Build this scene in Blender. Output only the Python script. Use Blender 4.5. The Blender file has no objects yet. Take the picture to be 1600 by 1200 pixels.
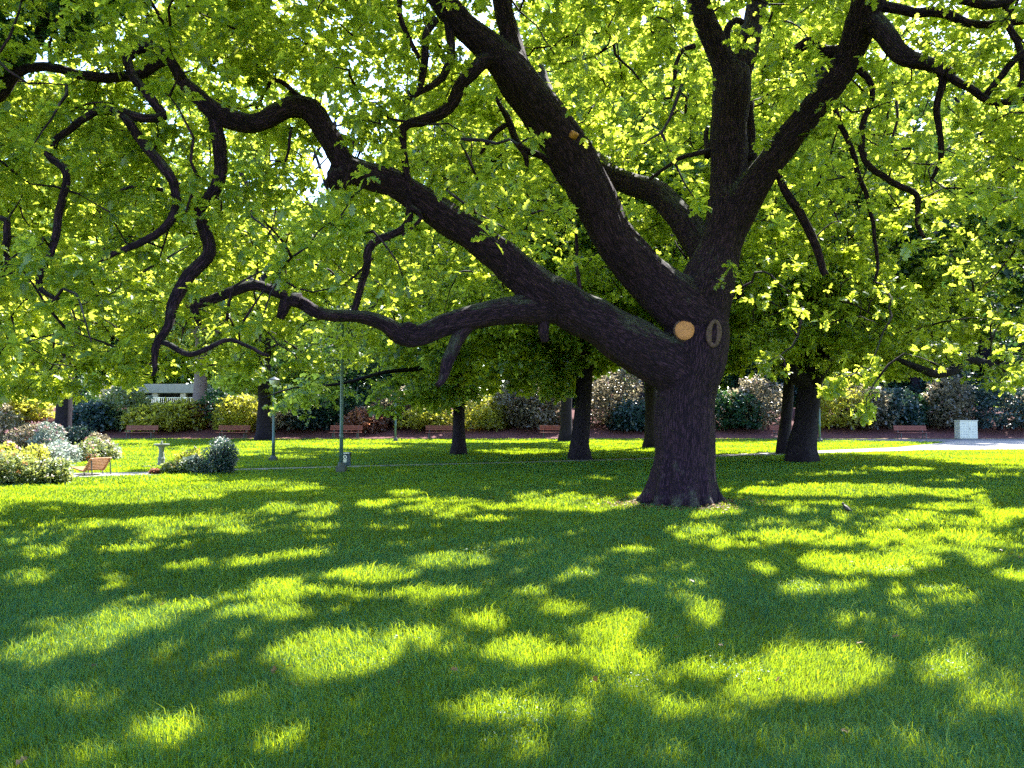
import bpy, bmesh, math, random
import numpy as np
from mathutils import Vector, Matrix, noise as mnoise

# ------------------------------------------------------------------ camera, sky, sun, exposure
sc = bpy.context.scene
C = sc.collection
F, HZ, CAMZ = 1200.0, 650.0, 1.6
PITCH = math.atan((HZ - 600.0) / F)
cam = bpy.data.cameras.new('camera'); camo = bpy.data.objects.new('camera', cam); C.objects.link(camo)
cam.sensor_width = 36.0; cam.lens = 36.0 * F / 1600.0
cam.clip_start = 0.05; cam.clip_end = 2000
camo.location = (0, 0, CAMZ); camo.rotation_euler = (math.pi / 2 + PITCH, 0, 0)
sc.camera = camo

SUN_EL, SUN_AZ = 50.0, 33.0            # azimuth measured from the view direction (+Y) towards +X
w = bpy.data.worlds.new('World'); sc.world = w; w.use_nodes = True
nt = w.node_tree
sky = nt.nodes.new('ShaderNodeTexSky'); sky.sky_type = 'NISHITA'; sky.sun_disc = False
sky.sun_elevation = math.radians(SUN_EL); sky.sun_rotation = math.radians(SUN_AZ)
sky.air_density = 1.0; sky.dust_density = 0.7; sky.ozone_density = 2.5
bg = nt.nodes['Background']; nt.links.new(sky.outputs[0], bg.inputs[0]); bg.inputs[1].default_value = 0.15
SX = math.sin(math.radians(SUN_AZ)) / math.tan(math.radians(SUN_EL))
SY = math.cos(math.radians(SUN_AZ)) / math.tan(math.radians(SUN_EL))
SDIR = Vector((SX, SY, 1.0)).normalized()
sl = bpy.data.lights.new('sun', 'SUN'); slo = bpy.data.objects.new('sun', sl); C.objects.link(slo)
sl.energy = 4.3; sl.angle = math.radians(0.5); sl.color = (1.0, 0.96, 0.88)
slo.rotation_euler = SDIR.to_track_quat('Z', 'Y').to_euler(); slo.location = (20, 20, 40)
sc.view_settings.view_transform = 'Standard'; sc.view_settings.look = 'None'
sc.view_settings.exposure = 2.50; sc.view_settings.gamma = 1.0
sc.view_settings.use_curve_mapping = False
cy = sc.cycles
cy.max_bounces = 7; cy.diffuse_bounces = 3; cy.transmission_bounces = 5; cy.glossy_bounces = 2
cy.use_denoising = False; cy.denoiser = 'OPENIMAGEDENOISE'; cy.denoising_input_passes = 'RGB_ALBEDO_NORMAL'; cy.denoising_prefilter = 'ACCURATE'
cy.sample_clamp_indirect = 6.0

rng = np.random.default_rng(11); random.seed(11)

# ------------------------------------------------------------------ helpers: projection
sP, cP = math.sin(PITCH), math.cos(PITCH)
def P(px, py, d):
    v = (600.0 - py) / F; u = (px - 800.0) / F
    yy = cP - v * sP; zz = sP + v * cP; k = d / yy
    return Vector((u * k, d, CAMZ + zz * k))
def G(px, py, z=0.0):
    v = (600.0 - py) / F
    yy = cP - v * sP; zz = sP + v * cP
    k = (z - CAMZ) / zz
    return Vector(((px - 800.0) / F * k, yy * k, z))
def proj(p):
    p = np.asarray(p, float).reshape(-1, 3)
    y = p[:, 1]; z = p[:, 2] - CAMZ
    dep = y * cP + z * sP; up = -y * sP + z * cP
    dd = np.where(dep > 0.1, dep, 0.1)
    return 800 + F * p[:, 0] / dd, 600 - F * up / dd, dep

# ------------------------------------------------------------------ helpers: objects
def tag(o, label=None, cat=None, group=None, kind=None):
    if label: o['label'] = label
    if cat: o['category'] = cat
    if group: o['group'] = group
    if kind: o['kind'] = kind
    return o
def empty(name, loc, rz=0.0):
    o = bpy.data.objects.new(name, None); C.objects.link(o)
    o.empty_display_size = 0.2
    o.location = loc; o.rotation_euler = (0, 0, rz); return o
def link(name, me, mat, parent=None):
    o = bpy.data.objects.new(name, me); C.objects.link(o)
    if mat is not None and not me.materials: me.materials.append(mat)
    if parent is not None: o.parent = parent
    return o
def build(name, bm, mat, parent=None, smooth=False):
    me = bpy.data.meshes.new(name); bm.to_mesh(me); bm.free()
    if smooth:
        me.polygons.foreach_set('use_smooth', [True] * len(me.polygons))
    return link(name, me, mat, parent)
def local(parent):
    """mesh data given in world space are moved into the frame of a parent standing at .location"""
    return Matrix.Translation(-Vector(parent.location))
def box(bm, x0, x1, y0, y1, z0, z1, bev=0.0, M=None):
    r = bmesh.ops.create_cube(bm, size=1.0)
    vs = r['verts']
    for v in vs:
        v.co = Vector(((x0 + x1) / 2 + v.co.x * (x1 - x0), (y0 + y1) / 2 + v.co.y * (y1 - y0), (z0 + z1) / 2 + v.co.z * (z1 - z0)))
    if bev > 0:
        es = list({e for v in vs for e in v.link_edges})
        r2 = bmesh.ops.bevel(bm, geom=es, offset=bev, segments=2, affect='EDGES', profile=0.6)
        vs = list({v for v in vs if v.is_valid} | set(r2['verts']))
    if M is not None:
        for v in vs: v.co = M @ v.co
    return vs
def bar(bm, a, b, w_, h_, bev=0.0):
    a = Vector(a); b = Vector(b); d = b - a; L = d.length
    M = Matrix.Translation((a + b) / 2) @ d.to_track_quat('X', 'Z').to_matrix().to_4x4()
    box(bm, -L / 2, L / 2, -w_ / 2, w_ / 2, -h_ / 2, h_ / 2, bev, M)
def lathe(bm, prof, c=(0, 0), n=20, ph=0.0):
    rings = []
    for r, z in prof:
        rings.append([bm.verts.new((c[0] + r * math.cos(2 * math.pi * k / n + ph), c[1] + r * math.sin(2 * math.pi * k / n + ph), z)) for k in range(n)])
    for a, b in zip(rings[:-1], rings[1:]):
        for k in range(n): bm.faces.new((a[k], a[(k + 1) % n], b[(k + 1) % n], b[k]))
    bm.faces.new(rings[0][::-1]); bm.faces.new(rings[-1])
def copy_tree(o, parent=None):
    c = o.copy(); C.objects.link(c)
    if parent is not None: c.parent = parent
    for ch in [x for x in bpy.data.objects if x.parent == o]: copy_tree(ch, c)
    return c

def mesh_np(name, V, T, attrs=None, smooth=False):
    """triangles from numpy arrays"""
    me = bpy.data.meshes.new(name)
    n, t = len(V), len(T)
    me.vertices.add(n); me.loops.add(3 * t); me.polygons.add(t)
    me.vertices.foreach_set('co', np.ascontiguousarray(V, dtype=np.float32).ravel())
    me.loops.foreach_set('vertex_index', np.ascontiguousarray(T, dtype=np.int32).ravel())
    me.polygons.foreach_set('loop_start', np.arange(0, 3 * t, 3, dtype=np.int32))
    if smooth: me.polygons.foreach_set('use_smooth', np.ones(t, dtype=bool))
    me.update(calc_edges=True)
    for k, a in (attrs or {}).items():
        at = me.attributes.new(k, 'FLOAT', 'POINT'); at.data.foreach_set('value', np.ascontiguousarray(a, dtype=np.float32))
    return me

# ------------------------------------------------------------------ helpers: materials
def mat(name):
    m = bpy.data.materials.new(name); m.use_nodes = True
    t = m.node_tree; t.nodes.clear()
    out = t.nodes.new('ShaderNodeOutputMaterial')
    return m, t, out
def N(t, kind, **kw):
    n = t.nodes.new(kind)
    for k, v in kw.items():
        if k in n.inputs: n.inputs[k].default_value = v
        else: setattr(n, k, v)
    return n
def ramp(t, src, stops):
    r = t.nodes.new('ShaderNodeValToRGB')
    el = r.color_ramp.elements
    while len(el) < len(stops): el.new(0.5)
    for e, (p, c) in zip(el, stops):
        e.position = p; e.color = (c[0], c[1], c[2], 1) if not isinstance(c, (int, float)) else (c, c, c, 1)
    t.links.new(src, r.inputs[0]); return r
def leaf_mat(name, dif, tra, tfac=0.5, gloss=0.05, var=0.35, rough=0.45):
    m, t, out = mat(name)
    at = N(t, 'ShaderNodeAttribute', attribute_name='rnd')
    def shade(c, v):
        lo = tuple(x * (1 - v) for x in c); hi = tuple(min(1, x * (1 + v)) for x in c)
        hi = (min(1, hi[0] * 1.15), hi[1], hi[2])
        return ramp(t, at.outputs['Fac'], [(0.0, lo), (0.6, c), (1.0, hi)])
    d = N(t, 'ShaderNodeBsdfDiffuse'); tr = N(t, 'ShaderNodeBsdfTranslucent'); g = N(t, 'ShaderNodeBsdfGlossy', Roughness=rough)
    t.links.new(shade(dif, var).outputs[0], d.inputs['Color']); t.links.new(shade(tra, var).outputs[0], tr.inputs['Color'])
    mx = N(t, 'ShaderNodeMixShader'); mx.inputs[0].default_value = tfac
    t.links.new(d.outputs[0], mx.inputs[1]); t.links.new(tr.outputs[0], mx.inputs[2])
    m2 = N(t, 'ShaderNodeMixShader'); m2.inputs[0].default_value = gloss
    t.links.new(mx.outputs[0], m2.inputs[1]); t.links.new(g.outputs[0], m2.inputs[2])
    t.links.new(m2.outputs[0], out.inputs[0]); return m
def plain(name, col, rough=0.6, var=0.2, scale=8.0, bump=0.0, metal=0.0):
    m, t, out = mat(name)
    b = N(t, 'ShaderNodeBsdfPrincipled', Roughness=rough, Metallic=metal)
    tc = N(t, 'ShaderNodeTexCoord'); n = N(t, 'ShaderNodeTexNoise', Scale=scale, Detail=5.0)
    t.links.new(tc.outputs['Object'], n.inputs['Vector'])
    r = ramp(t, n.outputs['Fac'], [(0.3, tuple(c * (1 - var) for c in col)), (0.7, tuple(min(1, c * (1 + var)) for c in col))])
    t.links.new(r.outputs[0], b.inputs['Base Color'])
    if bump:
        bp = N(t, 'ShaderNodeBump', Strength=bump, Distance=0.02)
        t.links.new(n.outputs['Fac'], bp.inputs['Height']); t.links.new(bp.outputs[0], b.inputs['Normal'])
    t.links.new(b.outputs[0], out.inputs[0]); return m
def bark_mat(name, dark, light, moss, mossy=0.5):
    m, t, out = mat(name)
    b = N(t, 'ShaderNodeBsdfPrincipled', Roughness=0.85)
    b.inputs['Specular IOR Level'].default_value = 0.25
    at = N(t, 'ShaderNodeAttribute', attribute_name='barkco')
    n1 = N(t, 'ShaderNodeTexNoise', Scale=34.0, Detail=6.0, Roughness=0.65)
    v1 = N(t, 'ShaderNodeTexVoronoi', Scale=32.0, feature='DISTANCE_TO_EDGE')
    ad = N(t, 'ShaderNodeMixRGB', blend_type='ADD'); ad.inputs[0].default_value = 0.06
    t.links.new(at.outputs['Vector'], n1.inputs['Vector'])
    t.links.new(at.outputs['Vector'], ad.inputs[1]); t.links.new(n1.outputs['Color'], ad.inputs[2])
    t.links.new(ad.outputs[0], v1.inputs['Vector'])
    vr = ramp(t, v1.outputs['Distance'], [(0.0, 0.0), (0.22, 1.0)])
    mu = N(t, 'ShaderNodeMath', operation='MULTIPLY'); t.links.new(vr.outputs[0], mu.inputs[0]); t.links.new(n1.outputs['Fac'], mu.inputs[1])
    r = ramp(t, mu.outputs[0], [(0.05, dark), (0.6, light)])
    # moss and lichen: on upward sides, in patches
    geo = N(t, 'ShaderNodeNewGeometry'); sep = N(t, 'ShaderNodeSeparateXYZ'); t.links.new(geo.outputs['Normal'], sep.inputs[0])
    n2 = N(t, 'ShaderNodeTexNoise', Scale=2.6, Detail=7.0, Roughness=0.7); t.links.new(geo.outputs['Position'], n2.inputs['Vector'])
    m1 = N(t, 'ShaderNodeMath', operation='MULTIPLY_ADD'); t.links.new(sep.outputs[2], m1.inputs[0]); m1.inputs[1].default_value = 0.5; t.links.new(n2.outputs['Fac'], m1.inputs[2])
    mr = ramp(t, m1.outputs[0], [(0.66, 0.0), (0.86, mossy)])
    n3 = N(t, 'ShaderNodeTexNoise', Scale=40.0, Detail=3.0); t.links.new(at.outputs['Vector'], n3.inputs['Vector'])
    mm = N(t, 'ShaderNodeMath', operation='MULTIPLY'); t.links.new(mr.outputs[0], mm.inputs[0])
    n3r = ramp(t, n3.outputs['Fac'], [(0.35, 0.1), (0.6, 1.0)]); t.links.new(n3r.outputs[0], mm.inputs[1])
    mix = N(t, 'ShaderNodeMixRGB'); t.links.new(mm.outputs[0], mix.inputs[0]); t.links.new(r.outputs[0], mix.inputs[1]); mix.inputs[2].default_value = (*moss, 1)
    t.links.new(mix.outputs[0], b.inputs['Base Color'])
    bp = N(t, 'ShaderNodeBump', Strength=0.9, Distance=0.03); t.links.new(mu.outputs[0], bp.inputs['Height']); t.links.new(bp.outputs[0], b.inputs['Normal'])
    t.links.new(b.outputs[0], out.inputs[0]); return m

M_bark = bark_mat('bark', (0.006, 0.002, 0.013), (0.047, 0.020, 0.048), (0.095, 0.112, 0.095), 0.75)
M_barkfar = bark_mat('bark_far', (0.007, 0.005, 0.014), (0.026, 0.018, 0.034), (0.03, 0.04, 0.035), 0.3)
M_barkpale = bark_mat('bark_pale', (0.12, 0.09, 0.09), (0.32, 0.26, 0.24), (0.2, 0.2, 0.15), 0.3)
M_oak = leaf_mat('oak_leaf', (0.014, 0.090, 0.038), (0.68, 0.80, 0.070), 0.62, 0.05, 0.50)
M_oakfar = leaf_mat('far_leaf', (0.016, 0.095, 0.042), (0.66, 0.80, 0.09), 0.62, 0.04, 0.50)
M_dark = leaf_mat('dark_leaf', (0.012, 0.055, 0.036), (0.08, 0.20, 0.04), 0.35, 0.05, 0.5, 0.45)
M_blue = leaf_mat('bluish_leaf', (0.022, 0.060, 0.075), (0.08, 0.15, 0.08), 0.3, 0.07, 0.5, 0.35)
M_yellow = leaf_mat('yellow_leaf', (0.16, 0.18, 0.03), (0.74, 0.72, 0.08), 0.58, 0.05, 0.45)
M_rhodo = leaf_mat('rhododendron_leaf', (0.060, 0.060, 0.045), (0.46, 0.40, 0.24), 0.45, 0.08, 0.6, 0.3)
M_copper = leaf_mat('copper_leaf', (0.16, 0.07, 0.05), (0.50, 0.22, 0.12), 0.5, 0.08, 0.5)
M_grey = leaf_mat('silver_leaf', (0.16, 0.22, 0.20), (0.30, 0.38, 0.28), 0.4, 0.12, 0.5)
M_bed = leaf_mat('bed_leaf', (0.08, 0.14, 0.05), (0.40, 0.45, 0.10), 0.45, 0.08, 0.5)
M_pink = leaf_mat('pink_petal', (0.62, 0.32, 0.36), (0.60, 0.30, 0.32), 0.4, 0.03, 0.3)
M_white = leaf_mat('white_petal', (0.70, 0.62, 0.60), (0.6, 0.5, 0.45), 0.4, 0.03, 0.3)
M_red = leaf_mat('red_petal', (0.62, 0.06, 0.04), (0.7, 0.12, 0.05), 0.4, 0.03, 0.3)
M_orange = leaf_mat('orange_petal', (0.72, 0.25, 0.10), (0.7, 0.3, 0.1), 0.4, 0.03, 0.3)
M_grass = leaf_mat('grass_blade', (0.002, 0.095, 0.042), (0.40, 0.55, 0.010), 0.47, 0.02, 0.5, 0.5)

def ground_mat():
    m, t, out = mat('lawn_ground')
    b = N(t, 'ShaderNodeBsdfDiffuse')
    geo = N(t, 'ShaderNodeNewGeometry')
    n1 = N(t, 'ShaderNodeTexNoise', Scale=0.7, Detail=6.0, Roughness=0.6); t.links.new(geo.outputs['Position'], n1.inputs[0])
    n2 = N(t, 'ShaderNodeTexNoise', Scale=28.0, Detail=5.0, Roughness=0.8); t.links.new(geo.outputs['Position'], n2.inputs[0])
    mu = N(t, 'ShaderNodeMixRGB'); mu.inputs[0].default_value = 0.55
    t.links.new(n1.outputs['Fac'], mu.inputs[1]); t.links.new(n2.outputs['Fac'], mu.inputs[2])
    r = ramp(t, mu.outputs[0], [(0.32, (0.06, 0.115, 0.010)), (0.52, (0.15, 0.19, 0.012)), (0.70, (0.26, 0.27, 0.02))])
    t.links.new(r.outputs[0], b.inputs[0])
    bp = N(t, 'ShaderNodeBump', Strength=1.0, Distance=0.05); t.links.new(n2.outputs['Fac'], bp.inputs['Height']); t.links.new(bp.outputs[0], b.inputs['Normal'])
    t.links.new(b.outputs[0], out.inputs[0]); return m
def soil_under():
    return plain('soil_under_grass', (0.030, 0.060, 0.014), 0.95, 0.4, 20.0)
def mulch_mat():
    m, t, out = mat('bark_mulch')
    b = N(t, 'ShaderNodeBsdfPrincipled', Roughness=0.95)
    geo = N(t, 'ShaderNodeNewGeometry')
    n1 = N(t, 'ShaderNodeTexNoise', Scale=5.0, Detail=9.0, Roughness=0.8); t.links.new(geo.outputs['Position'], n1.inputs[0])
    r = ramp(t, n1.outputs['Fac'], [(0.35, (0.035, 0.008, 0.014)), (0.56, (0.11, 0.026, 0.028)), (0.74, (0.30, 0.13, 0.10))])
    t.links.new(r.outputs[0], b.inputs['Base Color'])
    bp = N(t, 'ShaderNodeBump', Strength=1.0, Distance=0.1); t.links.new(n1.outputs['Fac'], bp.inputs['Height']); t.links.new(bp.outputs[0], b.inputs['Normal'])
    t.links.new(b.outputs[0], out.inputs[0]); return m
M_lawn = ground_mat(); M_mulch = mulch_mat()
M_path = plain('pale_gravel', (0.22, 0.20, 0.20), 0.9, 0.18, 6.0, 0.3)
M_wood = plain('bench_wood', (0.20, 0.050, 0.040), 0.6, 0.25, 12.0)
M_chair = plain('chair_wood', (0.42, 0.20, 0.08), 0.55, 0.25, 14.0)
M_iron = plain('dark_iron', (0.035, 0.05, 0.06), 0.5, 0.2, 10.0)
M_post = plain('lamp_paint', (0.06, 0.12, 0.14), 0.4, 0.2, 6.0)
M_bin = plain('bin_paint', (0.03, 0.06, 0.10), 0.4, 0.2, 9.0)
M_signw = plain('white_print', (0.75, 0.78, 0.8), 0.5, 0.05, 9.0)
M_glass = plain('lantern_glass', (0.6, 0.62, 0.6), 0.2, 0.05, 9.0)
M_stone = plain('weathered_stone', (0.17, 0.19, 0.17), 0.9, 0.4, 14.0, 0.5)
M_cab = plain('cabinet_paint', (0.60, 0.60, 0.53), 0.5, 0.08, 3.0)
M_cabd = plain('cabinet_slot', (0.16, 0.18, 0.20), 0.6, 0.1, 3.0)
M_wall = plain('pale_render', (0.25, 0.24, 0.23), 0.8, 0.12, 2.0)
M_shade = plain('dark_recess', (0.05, 0.05, 0.07), 0.8, 0.2, 2.0)
M_stonewarm = plain('warm_stone', (0.50, 0.42, 0.36), 0.85, 0.15, 2.0)
M_rail = plain('white_rail', (0.78, 0.78, 0.78), 0.5, 0.05, 3.0)
M_birdb = plain('bird_feather', (0.008, 0.008, 0.014), 0.5, 0.3, 30.0)
M_beak = plain('beak', (0.25, 0.2, 0.05), 0.4, 0.1, 9.0)
M_scar = plain('healed_bark', (0.075, 0.040, 0.048), 0.8, 0.4, 20.0, 0.8)
M_scarin = plain('scar_hollow', (0.045, 0.025, 0.035), 0.9, 0.3, 20.0)
def brick_mat():
    m, t, out = mat('red_brick')
    b = N(t, 'ShaderNodeBsdfPrincipled', Roughness=0.9)
    tc = N(t, 'ShaderNodeTexCoord'); mp = N(t, 'ShaderNodeMapping'); mp.inputs['Rotation'].default_value = (math.pi / 2, 0, 0)
    br = N(t, 'ShaderNodeTexBrick', Scale=3.0)
    br.inputs['Color1'].default_value = (0.42, 0.13, 0.10, 1); br.inputs['Color2'].default_value = (0.30, 0.08, 0.08, 1); br.inputs['Mortar'].default_value = (0.4, 0.35, 0.33, 1)
    t.links.new(tc.outputs['Object'], mp.inputs[0]); t.links.new(mp.outputs[0], br.inputs[0]); t.links.new(br.outputs[0], b.inputs['Base Color'])
    t.links.new(b.outputs[0], out.inputs[0]); return m
M_brick = brick_mat()
def cut_mat():
    m, t, out = mat('sawn_wood')
    b = N(t, 'ShaderNodeBsdfPrincipled', Roughness=0.7)
    tc = N(t, 'ShaderNodeTexCoord')
    n = N(t, 'ShaderNodeTexNoise', Scale=9.0, Detail=4.0); t.links.new(tc.outputs['Object'], n.inputs[0])
    wv = N(t, 'ShaderNodeTexWave', wave_type='RINGS', rings_direction='SPHERICAL', Scale=14.0, Distortion=1.6); wv.inputs['Detail'].default_value = 2
    t.links.new(tc.outputs['Object'], wv.inputs[0])
    r = ramp(t, wv.outputs['Fac'], [(0.1, (0.36, 0.13, 0.05)), (0.8, (0.62, 0.27, 0.12))])
    r2 = ramp(t, n.outputs['Fac'], [(0.35, 0.75), (0.6, 1.0)])
    mu = N(t, 'ShaderNodeMixRGB', blend_type='MULTIPLY'); mu.inputs[0].default_value = 0.7
    t.links.new(r.outputs[0], mu.inputs[1]); t.links.new(r2.outputs[0], mu.inputs[2]); t.links.new(mu.outputs[0], b.inputs['Base Color'])
    t.links.new(b.outputs[0], out.inputs[0]); return m
M_cut = cut_mat()

# ------------------------------------------------------------------ where the photograph's lawn is sunlit (pixels -> rays to the sun, used to place the gaps in the canopies)
LIT = np.array([
 (100,772,260,17,1),(330,762,190,9,1),(150,715,130,24,1),(150,748,200,8,1),(420,752,50,4,.7),(270,820,55,9,1),(250,836,34,9,1),(185,860,42,8,1),(248,860,16,4,1),(360,828,28,12,1),
 (430,795,28,8,1),(500,800,32,9,1),(590,792,32,7,1),(635,772,30,6,1),(630,834,28,6,1),(505,822,25,5,.7),(400,838,18,5,.7),(125,827,20,4,1),(60,866,35,10,1),
 (15,850,10,4,1),(45,905,35,12,.8),(165,925,70,15,1),(160,908,40,9,.7),(300,890,40,9,.8),(40,1035,50,22,1),(110,1003,70,22,1),(200,978,75,22,1),(290,955,70,16,1),(360,940,45,10,1),
 (60,985,60,12,.8),(400,965,65,12,1),(400,890,55,14,1),(480,875,45,12,1),(600,908,110,13,1),(700,880,70,16,1),(660,860,50,10,1),(745,845,60,6,1),
 (440,930,55,16,1),(520,935,55,9,1),(660,935,80,8,1),(745,970,40,11,1),(530,1032,108,36,1),(620,1000,55,16,1),(420,1005,60,9,.6),(690,1012,50,10,.7),
 (600,1100,70,9,.6),(260,1147,58,28,1),(110,1105,50,16,.6),(760,1120,58,30,.85),(785,1165,42,22,.8),(130,1188,60,10,.6),(30,1160,40,20,.4),(380,1100,50,10,.4),
 (830,1018,65,22,1),(950,1025,65,18,1),(972,970,42,15,1),(870,950,35,12,1),(940,992,55,12,1),(1105,955,32,18,1),(1183,966,22,13,1),(1010,908,25,8,1),
 (890,900,38,9,1),(805,892,16,12,1),(850,874,20,6,1),(970,860,52,8,1),(910,847,10,5,1),(880,832,35,5,.8),(1185,897,30,12,1),(1090,836,42,11,1),(1125,858,18,10,1),(1200,842,60,9,1),
 (1280,846,60,12,1),(1300,885,66,16,1),(1390,885,72,15,1),(1250,920,28,10,1),(1320,920,50,9,.9),(1440,936,78,17,1),(1320,945,40,8,.5),(1270,1055,125,42,1),
 (1190,1080,40,20,.8),(1480,1046,55,24,1),(1400,845,60,11,1),(1520,840,62,12,1),(1440,862,70,9,1),(1540,878,28,11,1),(1590,905,40,13,1),(1320,970,45,14,.6),
 (1215,1010,45,15,.6),(1110,1050,55,20,.7),(1060,1110,65,18,.8),(955,1078,66,20,.75),(870,1122,55,20,.75),(825,1178,32,18,.8),(1230,1150,60,15,.5),(1050,1190,25,12,.8),
 (1560,1100,50,30,.6),(1420,1150,60,20,.3),(860,785,75,13,1),(950,790,62,9,1),(1000,780,20,8,1),(1300,768,190,9,1),(1250,790,100,6,.8),(1118,800,36,10,1),(1245,802,28,6,1),
 (1350,800,50,6,.7),(1500,790,60,8,1),(1570,803,45,9,1),(1500,774,50,8,1),(1312,811,14,9,1),(1420,812,60,9,.9),(1530,818,60,8,.8),(1200,817,34,6,.8),(680,800,60,10,.7),(750,790,50,8,.7),(770,815,40,7,.8),(690,785,60,5,.8),
 (940,748,30,4,.8),(880,760,30,3,.7),(620,735,30,3,.6),(460,694,120,5,1),(330,705,60,9,1),(620,690,200,3,1),(560,697,70,5,1),(860,690,160,3,1),(820,705,80,4,.9),(450,715,40,3,.9),(980,697,100,9,.9),
 (1130,700,90,10,1),(1300,696,150,8,1),(1530,708,140,10,1),(1600,715,90,10,1),(1420,704,200,4,1),(1300,741,60,4,.9),(1400,734,70,4,.8),(1240,740,40,3,.7),(1480,752,60,4,.7),(1560,745,60,5,.6),(100,690,80,8,1),
 (200,692,60,6,1),(30,740,120,40,1),(-150,760,180,60,1),(1180,755,40,3,.8),(300,730,60,10,1)], float)
_r = np.random.default_rng(5)
FLECK = [(_r.uniform(-8, 9), _r.uniform(3.6, 17), _r.uniform(.05, .16), _r.uniform(.5, 1)) for _ in range(210)]
def lit(gx, gy):
    """probability that the ground point is sunlit in the photograph"""
    px, py, dep = proj(np.stack([gx, gy, np.zeros_like(gx)], 1))
    wob = 0.16 * np.sin(gx * 5.1 + gy * 2.3) + 0.14 * np.sin(gx * 9.7 - gy * 6.1 + 1.0) + 0.26 * np.sin(gx * 19.0 + 2 * np.sin(gy * 13.0)) * np.sin(gy * 17.0 + gx * 3.0) + .10 * np.sin(gx * 2.3 - gy * 3.7)
    out = np.zeros(len(gx))
    for cx, cyy, rx, ry, pr in LIT:
        q = np.sqrt(((px - cx) / rx) ** 2 + ((py - cyy) / ry) ** 2) + wob * (.3 if rx >= 120 else 1)
        out = np.maximum(out, pr * np.clip((1.12 - q) / 0.2, 0, 1))
    bk = (gy > 53.0) & (gy < 64); nb = np.sin(gx * .55 + 1.7 * np.sin(gy * .4)) + .6 * np.sin(gx * 1.7 + gy * .8)
    out[bk] = np.maximum(out[bk], np.where((nb[bk] > -.35) | (gx[bk] < -15), .97, 0))
    for fx, fy, fr, pr in FLECK:
        q = np.hypot((gx - fx) / fr, (gy - fy) / (fr * 1.3)); out = np.maximum(out, pr * np.clip((1.2 - q) / .3, 0, 1))
    outside = (px < -150) | (px > 1750) | (py > 1260) | (dep < 1)
    nz = np.sin(gx * 1.3 + 2 * np.sin(gy * .9)) * np.sin(gy * 1.7 + 1.5 * np.sin(gx * .7))
    out[outside] = np.where(nz[outside] > 0.45, 0.9, 0.0)
    return out
def ground_hit(p):
    return p[:, 0] - p[:, 2] * SX, p[:, 1] - p[:, 2] * SY

# ------------------------------------------------------------------ ground
def fz(x, y):
    """ground height"""
    b = np.clip((np.asarray(y, float) - 54.2) / 11.0, 0, 1); b = b * b * (3 - 2 * b) * 2.3
    k = np.clip((24.0 - y) / 8.0, 0, 1)
    return b + k * (0.030 * np.sin(x * .9 + 1.3 * np.sin(y * .5)) * np.sin(y * .8) + 0.012 * np.sin(x * 3.1 + y) * np.sin(y * 2.7 - x))
def sheet(name, xs, ys, m, dz=0.0):
    X, Y = np.meshgrid(xs, ys); Z = fz(X, Y) + dz
    V = np.stack([X.ravel(), Y.ravel(), Z.ravel()], 1)
    nx, ny = len(xs), len(ys)
    i = (np.arange(ny - 1)[:, None] * nx + np.arange(nx - 1)[None, :]).ravel()
    T = np.concatenate([np.stack([i, i + 1, i + nx + 1], 1), np.stack([i, i + nx + 1, i + nx], 1)])
    o = link(name, mesh_np(name, V, T, smooth=True), m); tag(o, kind='structure'); return o
xs = np.concatenate([np.linspace(-300, -30, 12), np.arange(-29.5, 30, .5), np.linspace(30.5, 300, 12)])
sheet('lawn', xs, np.concatenate([[-60, -20, -5], np.arange(0, 54.3, .5), [54.2]]), M_lawn)
sheet('mulch_bank', np.arange(-90, 90.1, 1.5), np.arange(54.2, 68.3, .8), M_mulch)
sheet('upper_lawn', np.linspace(-400, 400, 9), np.array([67.3, 120, 250, 600]), plain('upper_lawn', (0.10, 0.15, 0.04), 0.95, 0.4, 2.0), -0.02)
def strip(name, near, far, m, z):
    bm = bmesh.new()
    pts = sorted(set([p[0] for p in near] + [p[0] for p in far]))
    a = []
    for x in pts:
        yn = np.interp(x, [p[0] for p in near], [p[1] for p in near]); yf = np.interp(x, [p[0] for p in far], [p[1] for p in far])
        a.append((bm.verts.new(G(x, yn, z)), bm.verts.new(G(x, yf, z))))
    for (a0, a1), (b0, b1) in zip(a[:-1], a[1:]): bm.faces.new((a0, b0, b1, a1))
    o = build(name, bm, m); tag(o, kind='structure'); return o
NEAR = [(-500,752),(60,747),(250,742),(370,735),(600,728.5),(800,723.6),(1000,718),(1290,707.8),(1450,703.2),(1600,702),(2100,701)]
FAR = [(-500,742),(60,740),(250,737),(370,732.6),(600,726.6),(800,721.8),(1000,715.6),(1290,703.5),(1400,699),(1470,692),(1500,688.4),(2100,688.4)]
strip('garden_path', NEAR, FAR, M_path, 0.012)
strip('bench_walk', [(1180,687.3),(1400,689.5),(1480,691),(2100,688.3)], [(1180,686),(2100,685.6)], plain('bench_walk', (0.09, 0.085, 0.11), 0.9, 0.2, 4.0), 0.008)  # the shade lying on this walk is put into its dark blue-grey colour

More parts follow.
